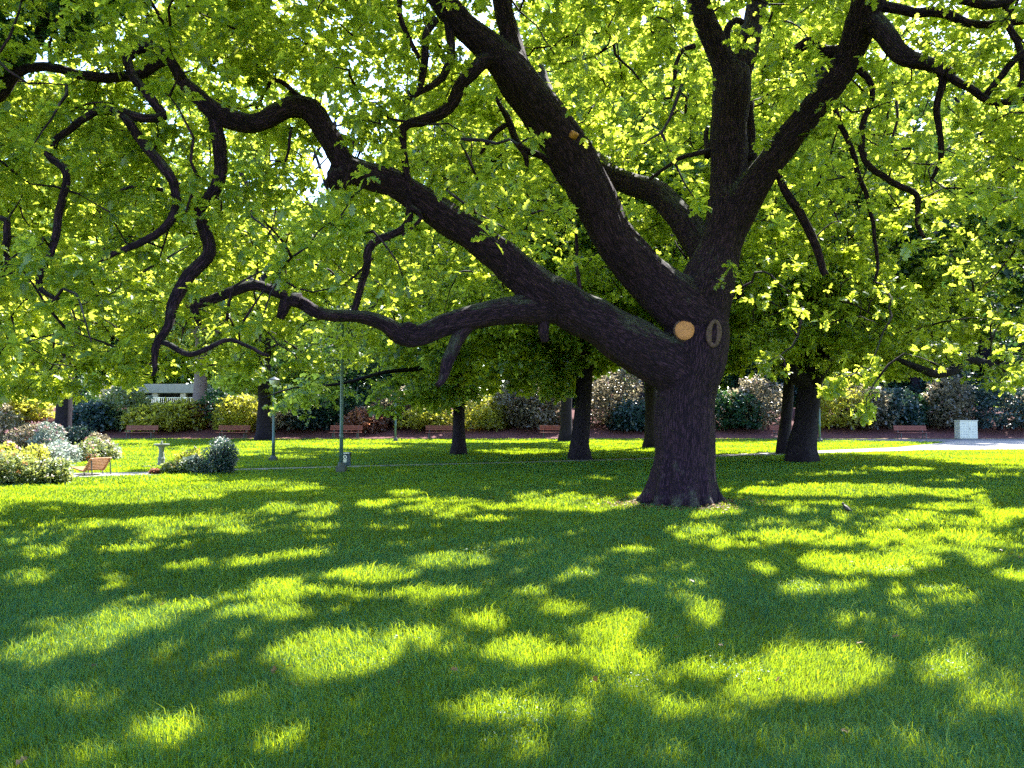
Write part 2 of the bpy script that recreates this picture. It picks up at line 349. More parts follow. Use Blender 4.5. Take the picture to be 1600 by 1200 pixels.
# ------------------------------------------------------------------ tubes
def catmull(pts, step):
    """pts: (x,y,z,r) -> evenly resampled smooth list"""
    A = np.array(pts, float); out = []
    A = np.vstack([2 * A[0] - A[1], A, 2 * A[-1] - A[-2]])
    for i in range(1, len(A) - 2):
        p0, p1, p2, p3 = A[i - 1:i + 3]
        n = max(1, int(np.linalg.norm(p2[:3] - p1[:3]) / step))
        for k in range(n):
            t = k / n
            q = 0.5 * ((2 * p1) + (-p0 + p2) * t + (2 * p0 - 5 * p1 + 4 * p2 - p3) * t * t + (-p0 + 3 * p1 - 3 * p2 + p3) * t ** 3)
            q[3] = p1[3] + (p2[3] - p1[3]) * t
            out.append(q)
    out.append(A[-2]); return np.array(out)
class Tubes:
    def __init__(s): s.V = []; s.T = []; s.B = []; s.n = 0
    def add(s, pts, sides=8, lump=0.0, seed=0.0, flare=0.0):
        pts = np.asarray(pts, float); n = len(pts)
        tan = np.gradient(pts[:, :3], axis=0); tan /= np.linalg.norm(tan, axis=1)[:, None] + 1e-9
        up = np.array([0.3, 0.9, 0.1]) if abs(tan[0][1]) < .8 else np.array([1.0, 0, 0])
        ref = up - tan[0] * up.dot(tan[0]); ref /= np.linalg.norm(ref)
        th = np.arange(sides) * 2 * math.pi / sides; L = 0.0
        for i in range(n):
            ref = ref - tan[i] * ref.dot(tan[i]); ref /= np.linalg.norm(ref) + 1e-9
            bi = np.cross(tan[i], ref)
            if i: L += np.linalg.norm(pts[i, :3] - pts[i - 1, :3])
            r = pts[i, 3]
            rr = r * (1 + lump * (np.sin(3 * th + L * 2.1 + seed) * .5 + np.sin(5 * th - L * 3.3 + seed * 2) * .5 + .5 * math.sin(L * 4.7 + seed)))
            if flare: rr = rr + flare * math.exp(-L / (r * 1.3)) * (0.55 + .45 * np.sin(5 * th + seed))
            s.V.append(pts[i, :3] + np.outer(rr * np.cos(th), ref) + np.outer(rr * np.sin(th), bi))
            s.B.append(np.stack([r * np.cos(th), r * np.sin(th), np.full(sides, L * .12 + seed)], 1))
        base = s.n
        i = np.arange(n - 1)[:, None] * sides; k = np.arange(sides)[None, :]; k2 = (k + 1) % sides
        a = base + i + k; b = base + i + k2; c = base + i + sides + k2; d = base + i + sides + k
        s.T.append(np.stack([a, b, c], -1).reshape(-1, 3)); s.T.append(np.stack([a, c, d], -1).reshape(-1, 3))
        s.n += n * sides
        for e, rev in ((0, True), (n - 1, False)):
            s.V.append(pts[e:e + 1, :3]); s.B.append(np.array([[0, 0, e * .02]])); cidx = s.n; s.n += 1
            ring = base + e * sides + np.arange(sides); nx = np.roll(ring, -1)
            s.T.append(np.stack([np.full(sides, cidx), nx, ring] if rev else [np.full(sides, cidx), ring, nx], 1))
    def mesh(s, name, origin):
        V = np.concatenate(s.V) - np.array(origin); T = np.concatenate(s.T); B = np.concatenate(s.B)
        me = mesh_np(name, V, T, smooth=True)
        at = me.attributes.new('barkco', 'FLOAT_VECTOR', 'POINT'); at.data.foreach_set('vector', B.astype(np.float32).ravel())
        return me

# ------------------------------------------------------------------ leaves
def template(side, mid):
    """side: right outline from base to tip exclusive; mid: midrib points incl. base and tip; triangles = (outline fan)"""
    V = [(0, y, z) for y, z in mid]; T = []
    nm = len(mid)
    for sgn in (1, -1):
        idx = []
        for x, y, z in side: idx.append(len(V)); V.append((sgn * x, y, z))
        chain = [0] + idx + [nm - 1]
        # walk both chains and join by nearest y
        m = 0; c = 0
        while c < len(chain) - 1 or m < nm - 1:
            ya = V[chain[min(c + 1, len(chain) - 1)]][1]; yb = V[min(m + 1, nm - 1)][1]
            if c < len(chain) - 1 and (m == nm - 1 or ya <= yb + 1e-6):
                tri = (chain[c], chain[c + 1], m); c += 1
            else:
                tri = (chain[c], m + 1, m); m += 1
            if len(set(tri)) == 3: T.append(tri if sgn > 0 else tri[::-1])
    return np.array(V, float), np.array(T, int)
T_OAK = template([(.09, .12, .03), (.30, .30, .09), (.13, .42, .04), (.33, .60, .09), (.13, .70, .03), (.20, .86, .03)], [(0, 0), (.42, 0), (.75, -.03), (1, -.10)])
T_MID = template([(.34, .30, .08), (.12, .48, .03), (.30, .72, .05)], [(0, 0), (.55, 0), (1, -.10)])
T_CHEAP = template([(.32, .5, .06)], [(0, 0), (1, -.06)])
T_SPRAY = template([(.42, .10, .1), (.16, .34, 0), (.50, .50, -.08), (.20, .62, .05), (.30, .92, -.1)], [(0, 0), (.5, .08), (1.05, -.1)])

def rand_unit(n):
    v = rng.normal(size=(n, 3)); return v / np.linalg.norm(v, axis=1)[:, None]
def leaves(pos, dirv, size, tmpl, tilt=0.8):
    n = len(pos); V0, T0 = tmpl
    d = dirv / (np.linalg.norm(dirv, axis=1)[:, None] + 1e-9)
    nr = rand_unit(n) * tilt + np.array([0, 0, 1.0]); nr -= d * (nr * d).sum(1)[:, None]; nr /= np.linalg.norm(nr, axis=1)[:, None] + 1e-9
    sd = np.cross(d, nr)
    V = pos[:, None, :] + size[:, None, None] * (V0[None, :, 0:1] * sd[:, None, :] + V0[None, :, 1:2] * d[:, None, :] + V0[None, :, 2:3] * nr[:, None, :])
    T = T0[None] + (np.arange(n) * len(V0))[:, None, None]
    return V.reshape(-1, 3), T.reshape(-1, 3), np.repeat(rng.random(n), len(V0))
def tuft_leaves(tc, k, size, spread, tmpl, droop=0.25, szvar=0.45, origin=None):
    """k leaves radiating from each tuft centre"""
    n = len(tc); c = np.repeat(tc, k, 0)
    d = rand_unit(n * k); d[:, 2] = d[:, 2] * 0.7 - droop
    pos = c + d * (rng.random((n * k, 1)) * spread)
    s = size * (1 - szvar + 2 * szvar * rng.random(n * k)); tr = np.repeat(rng.random(n), k); org = np.zeros(3) if origin is None else np.asarray(origin)
    lf = .5 + .5 * np.sin(c[:, 0] * 1.7 + 2.2 * np.sin(c[:, 2] * 1.1)) * np.sin(c[:, 2] * 2.3 + 1.7 * np.sin(c[:, 1] * 1.3))
    if origin is not None:
        gx, gy = ground_hit(pos + d * s[:, None] * .5 + org); kp = rng.random(n * k) > .99 * lit(gx, gy)
        pos, d, s, tr, lf = pos[kp], d[kp], s[kp], tr[kp], lf[kp]
    V, T, R = leaves(pos, d, s, tmpl)
    m_ = len(tmpl[0])                                   # tufts share part of their tint
    return V, T, 0.38 * R + 0.30 * np.repeat(tr, m_) + .32 * np.repeat(lf, m_)
def join(parts):
    V = []; T = []; R = []; o = 0
    for v, t, r in parts:
        V.append(v); T.append(t + o); R.append(r); o += len(v)
    return np.concatenate(V), np.concatenate(T), np.concatenate(R)

# ------------------------------------------------------------------ the big oak: skeleton traced limb by limb (photo x, y, half width in pixels, distance)
D0 = 14.2
def limb(pts):
    out = []
    for x, y, hw, d in pts:
        p = P(x, y, d); out.append((p.x, p.y, p.z, hw * d / F * (.88 if hw < 26 else .93 if hw < 40 else .98)))
    return out
BIG = [
 [(1068,812,52,14.2),(1068,785,50,14.2),(1070,740,48,14.2),(1070,680,47,14.2),(1072,620,47,14.2),(1080,570,50,14.2),(1088,520,52,14.2),(1098,470,46,14.2),(1112,425,40,14.2),(1127,380,36,14.2),(1137,330,34,14.2),(1138,270,30,14.3),(1140,200,31,14.3),(1143,150,32,14.3),(1143,110,30,14.4)],
 [(1143,140,24,14.3),(1125,85,22,14.3),(1105,40,20,14.2),(1090,0,20,14.1),(1075,-60,18,14.0)],
 [(1145,140,24,14.4),(1163,90,21,14.5),(1172,50,18,14.6),(1185,0,19,14.8),(1195,-60,17,15)],
 [(1135,370,30,14.2),(1155,325,30,14.1),(1185,280,26,13.9),(1215,238,25,13.7),(1250,195,24,13.5),(1290,145,24,13.2),(1325,90,24,12.9),(1345,40,27,12.6),(1360,-10,28,12.3),(1368,-80,26,12)],
 [(1085,600,44,14.2),(1050,572,44,14.1),(1000,545,42,13.9),(950,512,39,13.7),(890,482,36,13.5),(840,448,35,13.2),(790,405,30,13.0),(740,370,28,12.8),(680,328,26,12.5),(625,292,25,12.3),(570,272,23,12.1),(540,262,24,12.0)],
 [(545,268,20,12.0),(528,240,21,11.9),(510,208,20,11.8),(485,172,20,11.7),(452,168,18,11.6),(400,192,18,11.4),(350,182,19,11.2),(310,150,15,11.1),(280,122,11,11.0)],
 [(870,480,27,13.4),(830,483,26,13.2),(780,488,24,12.9),(705,505,21,12.7),(640,527,18,12.4),(600,505,14,12.2),(560,495,12,12.1),(500,492,12,11.9),(455,465,11,11.8)],
 [(1095,500,44,14.1),(1040,460,42,14.0),(1000,420,38,13.8),(960,370,36,13.5),(930,310,36,13.2),(892,240,38,12.9),(850,180,36,12.6),(812,130,35,12.3),(770,80,27,12.1),(730,45,25,11.9),(690,0,24,11.7),(655,-50,22,11.5)],
 [(830,150,26,12.4),(812,110,23,12.3),(800,70,20,12.2),(785,0,18,12.0),(780,-60,16,11.8)],
 [(1120,430,32,14.4),(1095,385,26,14.8),(1063,340,25,15.2),(1030,305,22,15.6),(990,290,20,16.0),(950,270,18,16.4),(915,235,14,16.8),(890,205,12,17.2),(860,150,9,17.8),(840,90,6,18.4)],
 [(1362,30,20,12.4),(1385,55,18,12.1),(1410,88,17,11.9),(1450,98,13,11.7),(1488,122,13,11.6)],
 [(745,102,13,11.9),(765,92,15,12.0),(790,98,15,12.1),(815,125,14,12.3)],
]
MED = [
 [(335,185,12,11.2),(345,250,12,11.1),(335,292,12,11.0),(312,330,10,11.0),(325,392,12,10.9),(288,438,12,10.8),(270,478,10,10.8),(265,510,8,10.7),(242,543,7,10.7),(238,588,3,10.7)],
 [(255,535,5,10.7),(300,552,5,10.6),(330,542,5,10.5),(365,530,4,10.5),(420,556,3,10.4)],
 [(285,125,10,11.0),(262,92,9,10.9),(230,70,9,10.8),(203,88,9,10.8),(208,112,8,10.7),(235,152,9,10.6),(250,182,9,10.6),(222,186,8,10.5),(195,180,9,10.5),(150,174,7,10.4),(108,205,6,10.3),(80,222,6,10.3),(75,242,7,10.3),(104,272,7,10.2),(90,330,7,10.2),(78,385,6,10.1),(63,442,6,10.1),(103,475,3,10.0)],
 [(262,92,9,10.9),(215,116,9,11.0),(145,120,9,11.1),(70,105,8,11.2),(25,113,8,11.3),(10,145,7,11.4),(-40,180,6,11.5)],
 [(195,182,9,10.5),(225,225,9,10.5),(262,268,9,10.4),(272,300,8,10.4),(274,332,8,10.3),(240,370,7,10.3),(185,396,6,10.2),(140,412,3,10.2)],
 [(255,297,4,10.4),(215,293,3,10.3),(180,300,1.5,10.3)],
 [(470,470,14,11.8),(446,470,12,11.8),(438,498,7,11.8)],
 [(455,465,8,11.8),(400,448,10,11.6),(370,455,10,11.5),(330,468,9,11.4),(303,478,8,11.3),(312,508,4,11.3)],
 [(552,490,6,12.1),(572,425,7,12.2),(580,382,8,12.2),(632,352,7,12.3),(640,318,7,12.2),(636,270,6,12.1),(632,200,8,12.0),(655,190,10,12.0),(700,168,11,12.0),(722,130,12,11.9),(750,100,13,11.9)],
 [(742,498,12,12.8),(722,522,13,12.7),(704,556,12,12.5),(693,585,9,12.4),(683,603,5,12.3)],
 [(850,495,12,13.3),(848,520,10,13.3),(852,535,6,13.3)],
 [(1215,270,6,13.8),(1240,318,8,13.9),(1268,368,8,14.0),(1290,430,6,14.1)],
 [(1335,100,7,12.9),(1365,140,5,12.9),(1345,200,6,13.0),(1352,250,6,13.0),(1395,285,6,13.1),(1432,303,5,13.1),(1430,350,4,13.2),(1445,372,3,13.2)],
 [(1475,115,7,11.6),(1465,180,6,11.8),(1475,238,5,11.9),(1456,280,3,12.0)],
 [(1485,120,8,11.6),(1530,150,7,11.5),(1575,160,6,11.4),(1640,150,5,11.3)],
 [(1540,150,6,11.5),(1590,90,6,11.3),(1640,60,5,11.2)],
 [(1162,290,11,14.3),(1170,240,9,14.5),(1172,160,8,14.6)],
 [(1108,235,5,14.2),(1060,248,4,14.1),(1015,280,3,14.0)],
 [(1105,245,6,14.4),(1105,200,4,14.6)],
 [(1085,72,5,14.1),(1062,82,4,14.0),(1055,120,4,13.9),(1046,160,2,13.8)],
 [(1138,85,7,14.3),(1135,45,7,14.4),(1148,28,6,14.4),(1160,35,5,14.5)],
 [(1320,80,13,12.9),(1290,78,11,13.1),(1262,68,10,13.2),(1225,100,8,13.3),(1190,108,6,13.4)],
 [(1380,10,10,12.3),(1425,18,8,12.2),(1470,20,9,12.1),(1510,35,8,12.0),(1560,38,6,11.8),(1640,30,5,11.6)],
 [(1500,0,7,11.5),(1540,8,8,11.4),(1580,0,7,11.3),(1600,-20,6,11.2)],
 [(1570,-10,6,11.5),(1578,40,6,11.5),(1598,80,6,11.5),(1595,130,4,11.5),(1570,160,3,11.5)],
 [(1180,245,7,14.2),(1160,245,6,14.4)],
 [(700,30,9,11.8),(705,80,8,11.7),(690,120,7,11.6),(650,150,5,11.5),(630,160,4,11.4)],
 [(680,30,8,11.6),(665,60,7,11.5),(662,100,7,11.4),(655,135,6,11.4),(635,155,4,11.3)],
 [(625,-10,5,11.2),(628,40,5,11.2),(655,90,4,11.3)],
 [(885,290,8,13.2),(850,245,6,13.4),(815,230,7,13.5),(790,180,6,13.5),(775,150,3,13.6)],
 [(815,230,6,13.5),(825,250,5,13.4),(822,275,2,13.4)],
 [(790,195,5,13.5),(765,215,5,13.4),(742,250,2,13.4)],
 [(500,172,6,11.7),(470,150,5,11.7),(430,125,4,11.6),(400,170,3,11.6)],
 [(455,200,3,11.6),(448,240,2.5,11.5),(438,285,1.5,11.5)],
 [(0,340,5,10.2),(12,345,6,10.2),(10,400,6,10.2),(16,415,4,10.2),(40,428,2,10.2)],
 [(905,480,4,13.5),(900,380,3,13.6),(885,330,2,13.6)],
 [(1305,170,5,13.1),(1330,240,5,13.3),(1355,310,4,13.4),(1370,400,3,13.6),(1365,440,2,13.6)],
 [(640,322,5,12.2),(660,340,4,12.2),(625,372,2,12.2)],
]
SKEL = [catmull(limb(b), 0.12) for b in BIG]
SKM = [catmull(limb(b), 0.10) for b in MED]
def wiggle(pts, amp, seed):
    out = pts.copy()
    for i in range(1, len(out) - 1):
        v = mnoise.noise_vector(Vector(out[i, :3]) * 1.9 + Vector((seed, seed * 2, 0)))
        v2 = mnoise.noise_vector(Vector(out[i, :3]) * 5.0 + Vector((seed, 5, seed)))
        out[i, :3] += (np.array(v) * amp + np.array(v2) * amp * .35) * min(1, i / 3)
    return out
oak_root = P(1068, 785, D0); oak_root.z = 0
oak = empty('oak_tree', oak_root)
tag(oak, 'huge spreading oak with forked dark limbs and a fresh round pruning cut, in the foreground', 'tree')
tb = Tubes()
for i, s in enumerate(SKEL):
    tb.add(wiggle(s, 0.03 if i else 0.015, i * 3.1), 20 if i in (0, 3, 4, 7) else 14, 0.05, i * 1.7)
for k in range(9):                                     # root buttresses
    a = k * 2 * math.pi / 9 + 0.3 * math.sin(k * 5.3); q = oak_root
    R0 = 0.44
    L = 0.24 + 0.12 * math.sin(k * 3.7)
    pts = [(q.x + math.cos(a) * (R0 - .12), q.y + math.sin(a) * (R0 - .12), 1.1, .15), (q.x + math.cos(a) * (R0 + .02), q.y + math.sin(a) * (R0 + .02), .5, .15),
           (q.x + math.cos(a) * (R0 + L * .55), q.y + math.sin(a) * (R0 + L * .55), .12, .14), (q.x + math.cos(a) * (R0 + L + .15), q.y + math.sin(a) * (R0 + L + .15), -.14, .10)]
    tb.add(catmull(pts, .12), 10, 0.08, k)
# knuckle where the left limb was pruned, stub on the second limb
for x, y, hw, d, dx, dy in ((538, 272, 24, 12.0, -18, 22), (893, 222, 24, 12.75, 8, -14), (640, 512, 18, 12.4, -4, 16), (1050, 455, 30, 13.95, -6, -5)):
    a = P(x, y, d); b = P(x + dx, y + dy, d - .1)
    tb.add(np.array([(a.x, a.y, a.z, hw * d / F), ((a.x + b.x) / 2, (a.y + b.y) / 2, (a.z + b.z) / 2, hw * .9 * d / F), (b.x, b.y, b.z, hw * .62 * d / F)]), 12, .05)
raw = tb.mesh('trunk_raw', oak_root)
tmp = bpy.data.objects.new('tmp', raw); C.objects.link(tmp)
md = tmp.modifiers.new('r', 'REMESH'); md.mode = 'VOXEL'; md.voxel_size = 0.032; md.use_smooth_shade = True
md2 = tmp.modifiers.new('s', 'SMOOTH'); md2.factor = 0.5; md2.iterations = 7
dg = bpy.context.evaluated_depsgraph_get(); dg.update()
tm = bpy.data.meshes.new_from_object(tmp.evaluated_get(dg)); tm.name = 'trunk'
bpy.data.objects.remove(tmp)
nv = len(tm.vertices); co = np.empty(nv * 3, np.float32); tm.vertices.foreach_get('co', co); co = co.reshape(-1, 3).astype(float)
no = np.empty(nv * 3, np.float32); tm.vertices.foreach_get('normal', no); no = no.reshape(-1, 3)
# bark coordinates: offset from the nearest limb axis in that limb's frame + length along it
AX = []; FR = []; LL = []
for i, s in enumerate(SKEL):
    t_ = np.gradient(s[:, :3], axis=0); t_ /= np.linalg.norm(t_, axis=1)[:, None]
    up = np.array([0.2, .95, 0.1]); L = 0
    ref = up - t_[0] * up.dot(t_[0]); ref /= np.linalg.norm(ref)
    for k in range(len(s)):
        ref = ref - t_[k] * ref.dot(t_[k]); ref /= np.linalg.norm(ref)
        if k: L += np.linalg.norm(s[k, :3] - s[k - 1, :3])
        AX.append(np.append(s[k, :3] - np.array(oak_root), s[k, 3])); FR.append(np.stack([t_[k], ref, np.cross(t_[k], ref)])); LL.append(L + i * 3.3)
AX = np.array(AX); FR = np.array(FR); LL = np.array(LL)
BC = np.empty((nv, 3))
for c0 in range(0, nv, 8000):
    q = co[c0:c0 + 8000]
    d2 = np.linalg.norm(q[:, None] - AX[None, :, :3], axis=2) - AX[None, :, 3]
    j = d2.argmin(1); rel = q - AX[j, :3]
    loc = np.einsum('nij,nj->ni', FR[j], rel)
    BC[c0:c0 + 8000] = np.stack([loc[:, 1], loc[:, 2], (LL[j] + loc[:, 0]) * .12], 1)
disp = np.array([mnoise.noise(Vector(b) * 9.0) * .022 + mnoise.noise(Vector(b) * 24.0) * .014 for b in BC])
co += no * disp[:, None]
tm.vertices.foreach_set('co', co.astype(np.float32).ravel())
at = tm.attributes.new('barkco', 'FLOAT_VECTOR', 'POINT'); at.data.foreach_set('vector', BC.astype(np.float32).ravel())
tm.materials.clear(); tm.update()
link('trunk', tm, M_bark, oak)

# ------------------------------------------------------------------ crown of the oak
allsk = np.concatenate(SKEL + SKM)
skx, sky_, skd = proj(allsk[:, :3]); skr = allsk[:, 3] * F / skd
keep_sk = allsk[:, 3] > 0.035
YLOW = np.array([(-600,640),(0,628),(60,640),(110,632),(200,612),(300,592),(420,585),(520,600),(600,560),(700,545),(900,520),(960,480),(1120,480),(1140,560),(1200,590),(1290,650),(1350,662),(1440,650),(1475,600),(1520,625),(1560,640),(1600,615),(2200,640)], float)
def crown_shape(c):
    """inside the envelope of the oak's crown"""
    e = ((c[:, 0] - 1.0) / 16.0) ** 2 + ((c[:, 1] - 14.0) / 11.0) ** 2 + ((np.maximum(c[:, 2] - 4.5, 0)) / 9.5) ** 2
    return e < 1
def front_ok(t, pad=7, pr=0.95):
    """False for tufts that would hang in front of the limbs the photograph shows bare"""
    x, y, d = proj(t); hide = np.zeros(len(t), bool)
    sx, sy, sr, sd = skx[keep_sk], sky_[keep_sk], skr[keep_sk], skd[keep_sk]
    for c0 in range(0, len(t), 4000):
        xx = x[c0:c0 + 4000, None]; yy = y[c0:c0 + 4000, None]; dd = d[c0:c0 + 4000, None]
        pp = np.minimum(pad * 12 / dd, 26) + 0.0
        h = (((xx - sx) ** 2 + (yy - sy) ** 2) < (sr + pp) ** 2) & (dd < sd + .15)
        hide[c0:c0 + 4000] = h.any(1)
    free = ((x < 300) & (y < 90)) | ((x > 1185) & (x < 1262) & (y > 55) & (y < 118)) | (y < -30)
    return ~hide | (rng.random(len(t)) > np.where(free, .45, pr))
def low_ok(t, pad=0):
    x, y, d = proj(t)
    return y < np.interp(x, YLOW[:, 0], YLOW[:, 1]) - pad - 10
# openings of sky the photograph shows near the top, and thin places
THIN = [(940,75,40,24,.7)]
def thin_ok(t):
    x, y, d = proj(t); k = np.ones(len(t), bool)
    for cx, cyy, rx, ry, pr in THIN:
        q = ((x - cx) / rx) ** 2 + ((y - cyy) / ry) ** 2 < 1
        k &= ~(q & (rng.random(len(t)) < pr))
    return k
nB = 3600
c = np.stack([rng.uniform(-15, 17, nB * 3), rng.uniform(5.0, 25, nB * 3), 1.5 + 12.5 * rng.random(nB * 3) ** 0.9], 1)
c = c[crown_shape(c)]
c = c[low_ok(c, 8)]
px_, py_, pd_ = proj(c)
# airy around the trunk and under the crown's middle; nothing hanging right before the lens
rad = np.hypot(c[:, 0] - oak_root.x, c[:, 1] - oak_root.y)
zmin = np.interp(rad, [0, 3, 6, 9, 13], [6.5, 5.2, 3.6, 2.6, 1.8])
k = (c[:, 2] > zmin) & ~((pd_ < 8.2) & (py_ > -60)) & (np.hypot(c[:, 0], c[:, 1]) > 5)
c = c[k][:nB]
bs = np.where(rng.random(len(c)) < .5, .75, 1.05)
# hanging sprays that show large in the photo: (x, y, radius px, distance, tufts)
HANG = [(465,235,45,15.5,34),(600,60,50,15,30),(685,70,40,15,24),(880,60,50,17,26),(580,300,30,14.5,14),(370,110,35,14,16),(1180,540,45,12.5,22),(1230,480,50,12,26),(1215,560,35,12.2,18),(1290,520,40,12,20),(1330,580,50,11.8,30),(1360,640,32,11.6,16),(1350,560,45,12,20),(1410,590,60,11.5,34),(1420,640,40,11.4,20),
 (1440,480,60,12,22),(1370,460,60,12.5,24),(1290,600,26,12,12),(1500,560,50,12,20),(1540,600,42,11.5,24),(1545,640,26,11.4,12),(1590,590,30,11.6,12),(1480,430,50,12.5,16),(1170,440,60,13,24),(1260,420,50,13,20),
 (60,560,70,11,34),(150,590,60,11,34),(90,610,40,11.2,22),(230,570,50,11,26),(20,620,50,12,22),(290,560,40,11.3,18),(180,500,60,11.6,26),(360,520,60,11.4,24),(470,570,40,11.5,16),(400,570,30,11.6,12),
 (1150,610,24,13.4,8),(540,560,40,12.6,14),(30,470,60,11,22),(620,590,40,12.8,16),(1220,85,32,12.4,26),(1600,520,50,12,14)]
tc = []; bc = []; hang_id = []
for x, y, r, d, n in HANG:
    q = P(x, y, d); rr = r * d / F
    bc.append((q.x, q.y, q.z))
    v = rand_unit(n) * (rng.random((n, 1)) ** .4) * rr; v[:, 2] *= .8
    tc.append(np.array(q) + v); hang_id.append(len(tc[-1]))
nh = sum(hang_id)
for p_, s_ in zip(c, bs):
    n = rng.integers(11, 19)
    v = rand_unit(n) * (rng.random((n, 1)) ** .45) * s_; v[:, 2] *= .42
    v[:, 2] -= .12 * np.hypot(v[:, 0], v[:, 1])
    tc.append(p_ + v)
tc = np.concatenate(tc)
# foliage the photograph shows sunlit: keep the way to the sun open above it
GLOW = [(x, y, r, d) for x, y, r, d, n in HANG if x > 1000] + [(90,500,70,11.5),(170,330,75,13),(130,420,60,12.5),(400,360,60,14),(480,330,60,15),(560,360,60,15),(250,250,50,13),(380,450,60,13),(480,430,50,14),(620,440,60,16),(420,150,50,14),(640,120,50,15),(60,180,50,12.5),(850,100,60,17),(500,60,60,15),(300,20,50,14),(60,250,50,13),(300,480,40,13),(330,100,40,14),(420,300,60,15),(200,450,60,13),(30,380,50,13),(560,420,50,15),(700,250,60,16),(600,140,60,15),(900,150,60,17),(980,200,60,17),(1010,330,40,18),
 (800,380,50,18),(480,520,50,14),(1350,200,60,15),(1450,330,60,15),(1550,230,60,14),(1250,300,50,16),(1540,400,50,13),(1300,380,50,15),(60,590,50,11),(730,430,50,17)]
SD = np.array(SDIR)
def corridor_ok(t, pr=.86):
    k = np.ones(len(t), bool)
    for x, y, r, d in GLOW:
        q = np.array(P(x, y, d)); rr = r * d / F * 1.0; v = t - q; s = v @ SD
        dist = np.linalg.norm(v - s[:, None] * SD, axis=1)
        k &= ~((dist < rr) & (s > rr * .9) & (rng.random(len(t)) < pr))
    return k
def sun_filter(t, strength=0.99):
    gx, gy = ground_hit(t); return rng.random(len(t)) > strength * lit(gx, gy)
x, y, d = proj(tc); rdark = (((x > 1400) & (x < 1640) & (y > 335) & (y < 455)) | ((x > 1540) & (y > 440) & (y < 570))) & (rng.random(len(tc)) < .75); rdark[:nh] = False
kk = ~rdark & sun_filter(tc) & low_ok(tc) & front_ok(tc) & thin_ok(tc); co_ = corridor_ok(tc); co_[:nh] = True
tc = tc[kk & co_]
# denser foliage that keeps some parts of the crown in shade
DIM = [(1500,470,80,14),(1400,420,40,15),(640,280,60,14),(220,150,60,12.5),(90,130,60,12.5),(180,60,80,12.5),(250,560,50,12.5),(1180,520,40,14),(1080,200,30,17),(1300,280,40,15),(700,330,50,15),(860,330,40,17),(1270,560,40,14)]
ex = []
for x, y, r, d in DIM:
    q = np.array(P(x, y, d)); rr = r * d / F; n = int(26 * (1 + rr))
    v = rand_unit(n) * (rng.random((n, 1)) ** .4) * rr * 1.7; v[:, 2] *= .5
    ex.append(q + SD * rng.uniform(1.2, 3.2) + v)
ex = np.concatenate(ex); ex = ex[sun_filter(ex) & low_ok(ex) & front_ok(ex)]; tc = np.concatenate([tc, ex])
# where the photo's lawn is in shade but these tufts leave it open: more leaves, high in the crown above the frame
def cover(t, cell, x0, x1, y0, y1):
    gx, gy = ground_hit(t)
    i = ((gx - x0) / cell).astype(int); j = ((gy - y0) / cell).astype(int)
    nx, ny = int((x1 - x0) / cell), int((y1 - y0) / cell)
    ok = (i >= 0) & (i < nx) & (j >= 0) & (j < ny); H = np.zeros((nx, ny)); np.add.at(H, (i[ok], j[ok]), 1); return H
cell = 0.25; gx0, gx1, gy0, gy1 = -11, 12, 2.8, 18.5
for rep in range(4):
    H = cover(tc, cell, gx0, gx1, gy0, gy1)
    Hb = sum(np.roll(np.roll(H, a, 0), b, 1) for a in (-1, 0, 1) for b in (-1, 0, 1)) / 9
    ii, jj = np.nonzero(Hb < 3.2)
    gx = gx0 + (ii + rng.random(len(ii))) * cell; gy = gy0 + (jj + rng.random(len(ii))) * cell
    px_, py_, _ = proj(np.stack([gx, gy, 0 * gx], 1))
    k = (lit(gx, gy) < .08) & ~((py_ < 795) & (px_ < 520)); gx, gy = gx[k], gy[k]
    add = []
    for h0 in (7.5, 9.0, 10.5):
        h = h0 + rng.random(len(gx)) * 1.5
        add.append(np.stack([gx + SX * h, gy + SY * h, h], 1))
    add = np.concatenate(add); x, y, d = proj(add)
    add = add[(y < -40) & (rng.random(len(add)) < .8)]
    tc = np.concatenate([tc, add]); print('shade fill', rep, len(add))
x, y, d = proj(tc)
vis = (x > -140) & (x < 1740) & (y > -90)
print('tufts', len(tc), 'visible', vis.sum())
o3 = np.array(oak_root)
Vl, Tl, Rl = join([tuft_leaves(tc[vis & (d < 13.0)] - o3, 13, .118, .062, T_OAK, origin=o3), tuft_leaves(tc[vis & (d >= 13.0)] - o3, 13, .135, .065, T_MID, origin=o3), tuft_leaves(tc[~vis] - o3, 10, .15, .12, T_CHEAP, origin=o3)])
link('crown', mesh_np('crown', Vl, Tl, {'rnd': Rl}), M_oak, oak); print('oak leaf tris', len(Tl))
# twigs: medium branches + a branching network that reaches the foliage
tw = Tubes()
for i, s in enumerate(SKM): tw.add(wiggle(s, .05, i * 2.3), 9, .06, i * 1.1)
nodes = [allsk[allsk[:, 3] < .45][::2, :3]]; nodes = np.concatenate(nodes)
vt = tc[(x > -300) & (x < 1900) & (y > -500)]
targets = vt[rng.permutation(len(vt))[:4200]]
dn = np.array([np.linalg.norm(nodes - t, axis=1).min() for t in targets])
nodes = list(nodes); NA = np.array(nodes); made = 0
for t in targets[np.argsort(dn)]:
    dist = np.linalg.norm(NA - t, axis=1); j = dist.argmin(); L = dist[j]
    if L < .25 or L > 3.0: continue
    a = NA[j]; r0 = min(.036, .010 + .011 * L); n = max(4, int(L / .16))
    s = np.linspace(0, 1, n); sag = rng.uniform(-.10, .22) * L
    mid = rand_unit(1)[0] * L * .16
    p_ = a + (t - a) * s[:, None] + np.sin(s * math.pi)[:, None] * (mid + np.array([0, 0, sag]))
    p_[1:-1] += rng.normal(size=(n - 2, 3)) * .022
    xx, yy, dd = proj(p_)
    tw.add(np.column_stack([p_, np.linspace(r0, .006, n)]), 5, 0, made * .1)
    NA = np.concatenate([NA, p_[1:]]); made += 1
print('twigs', made)
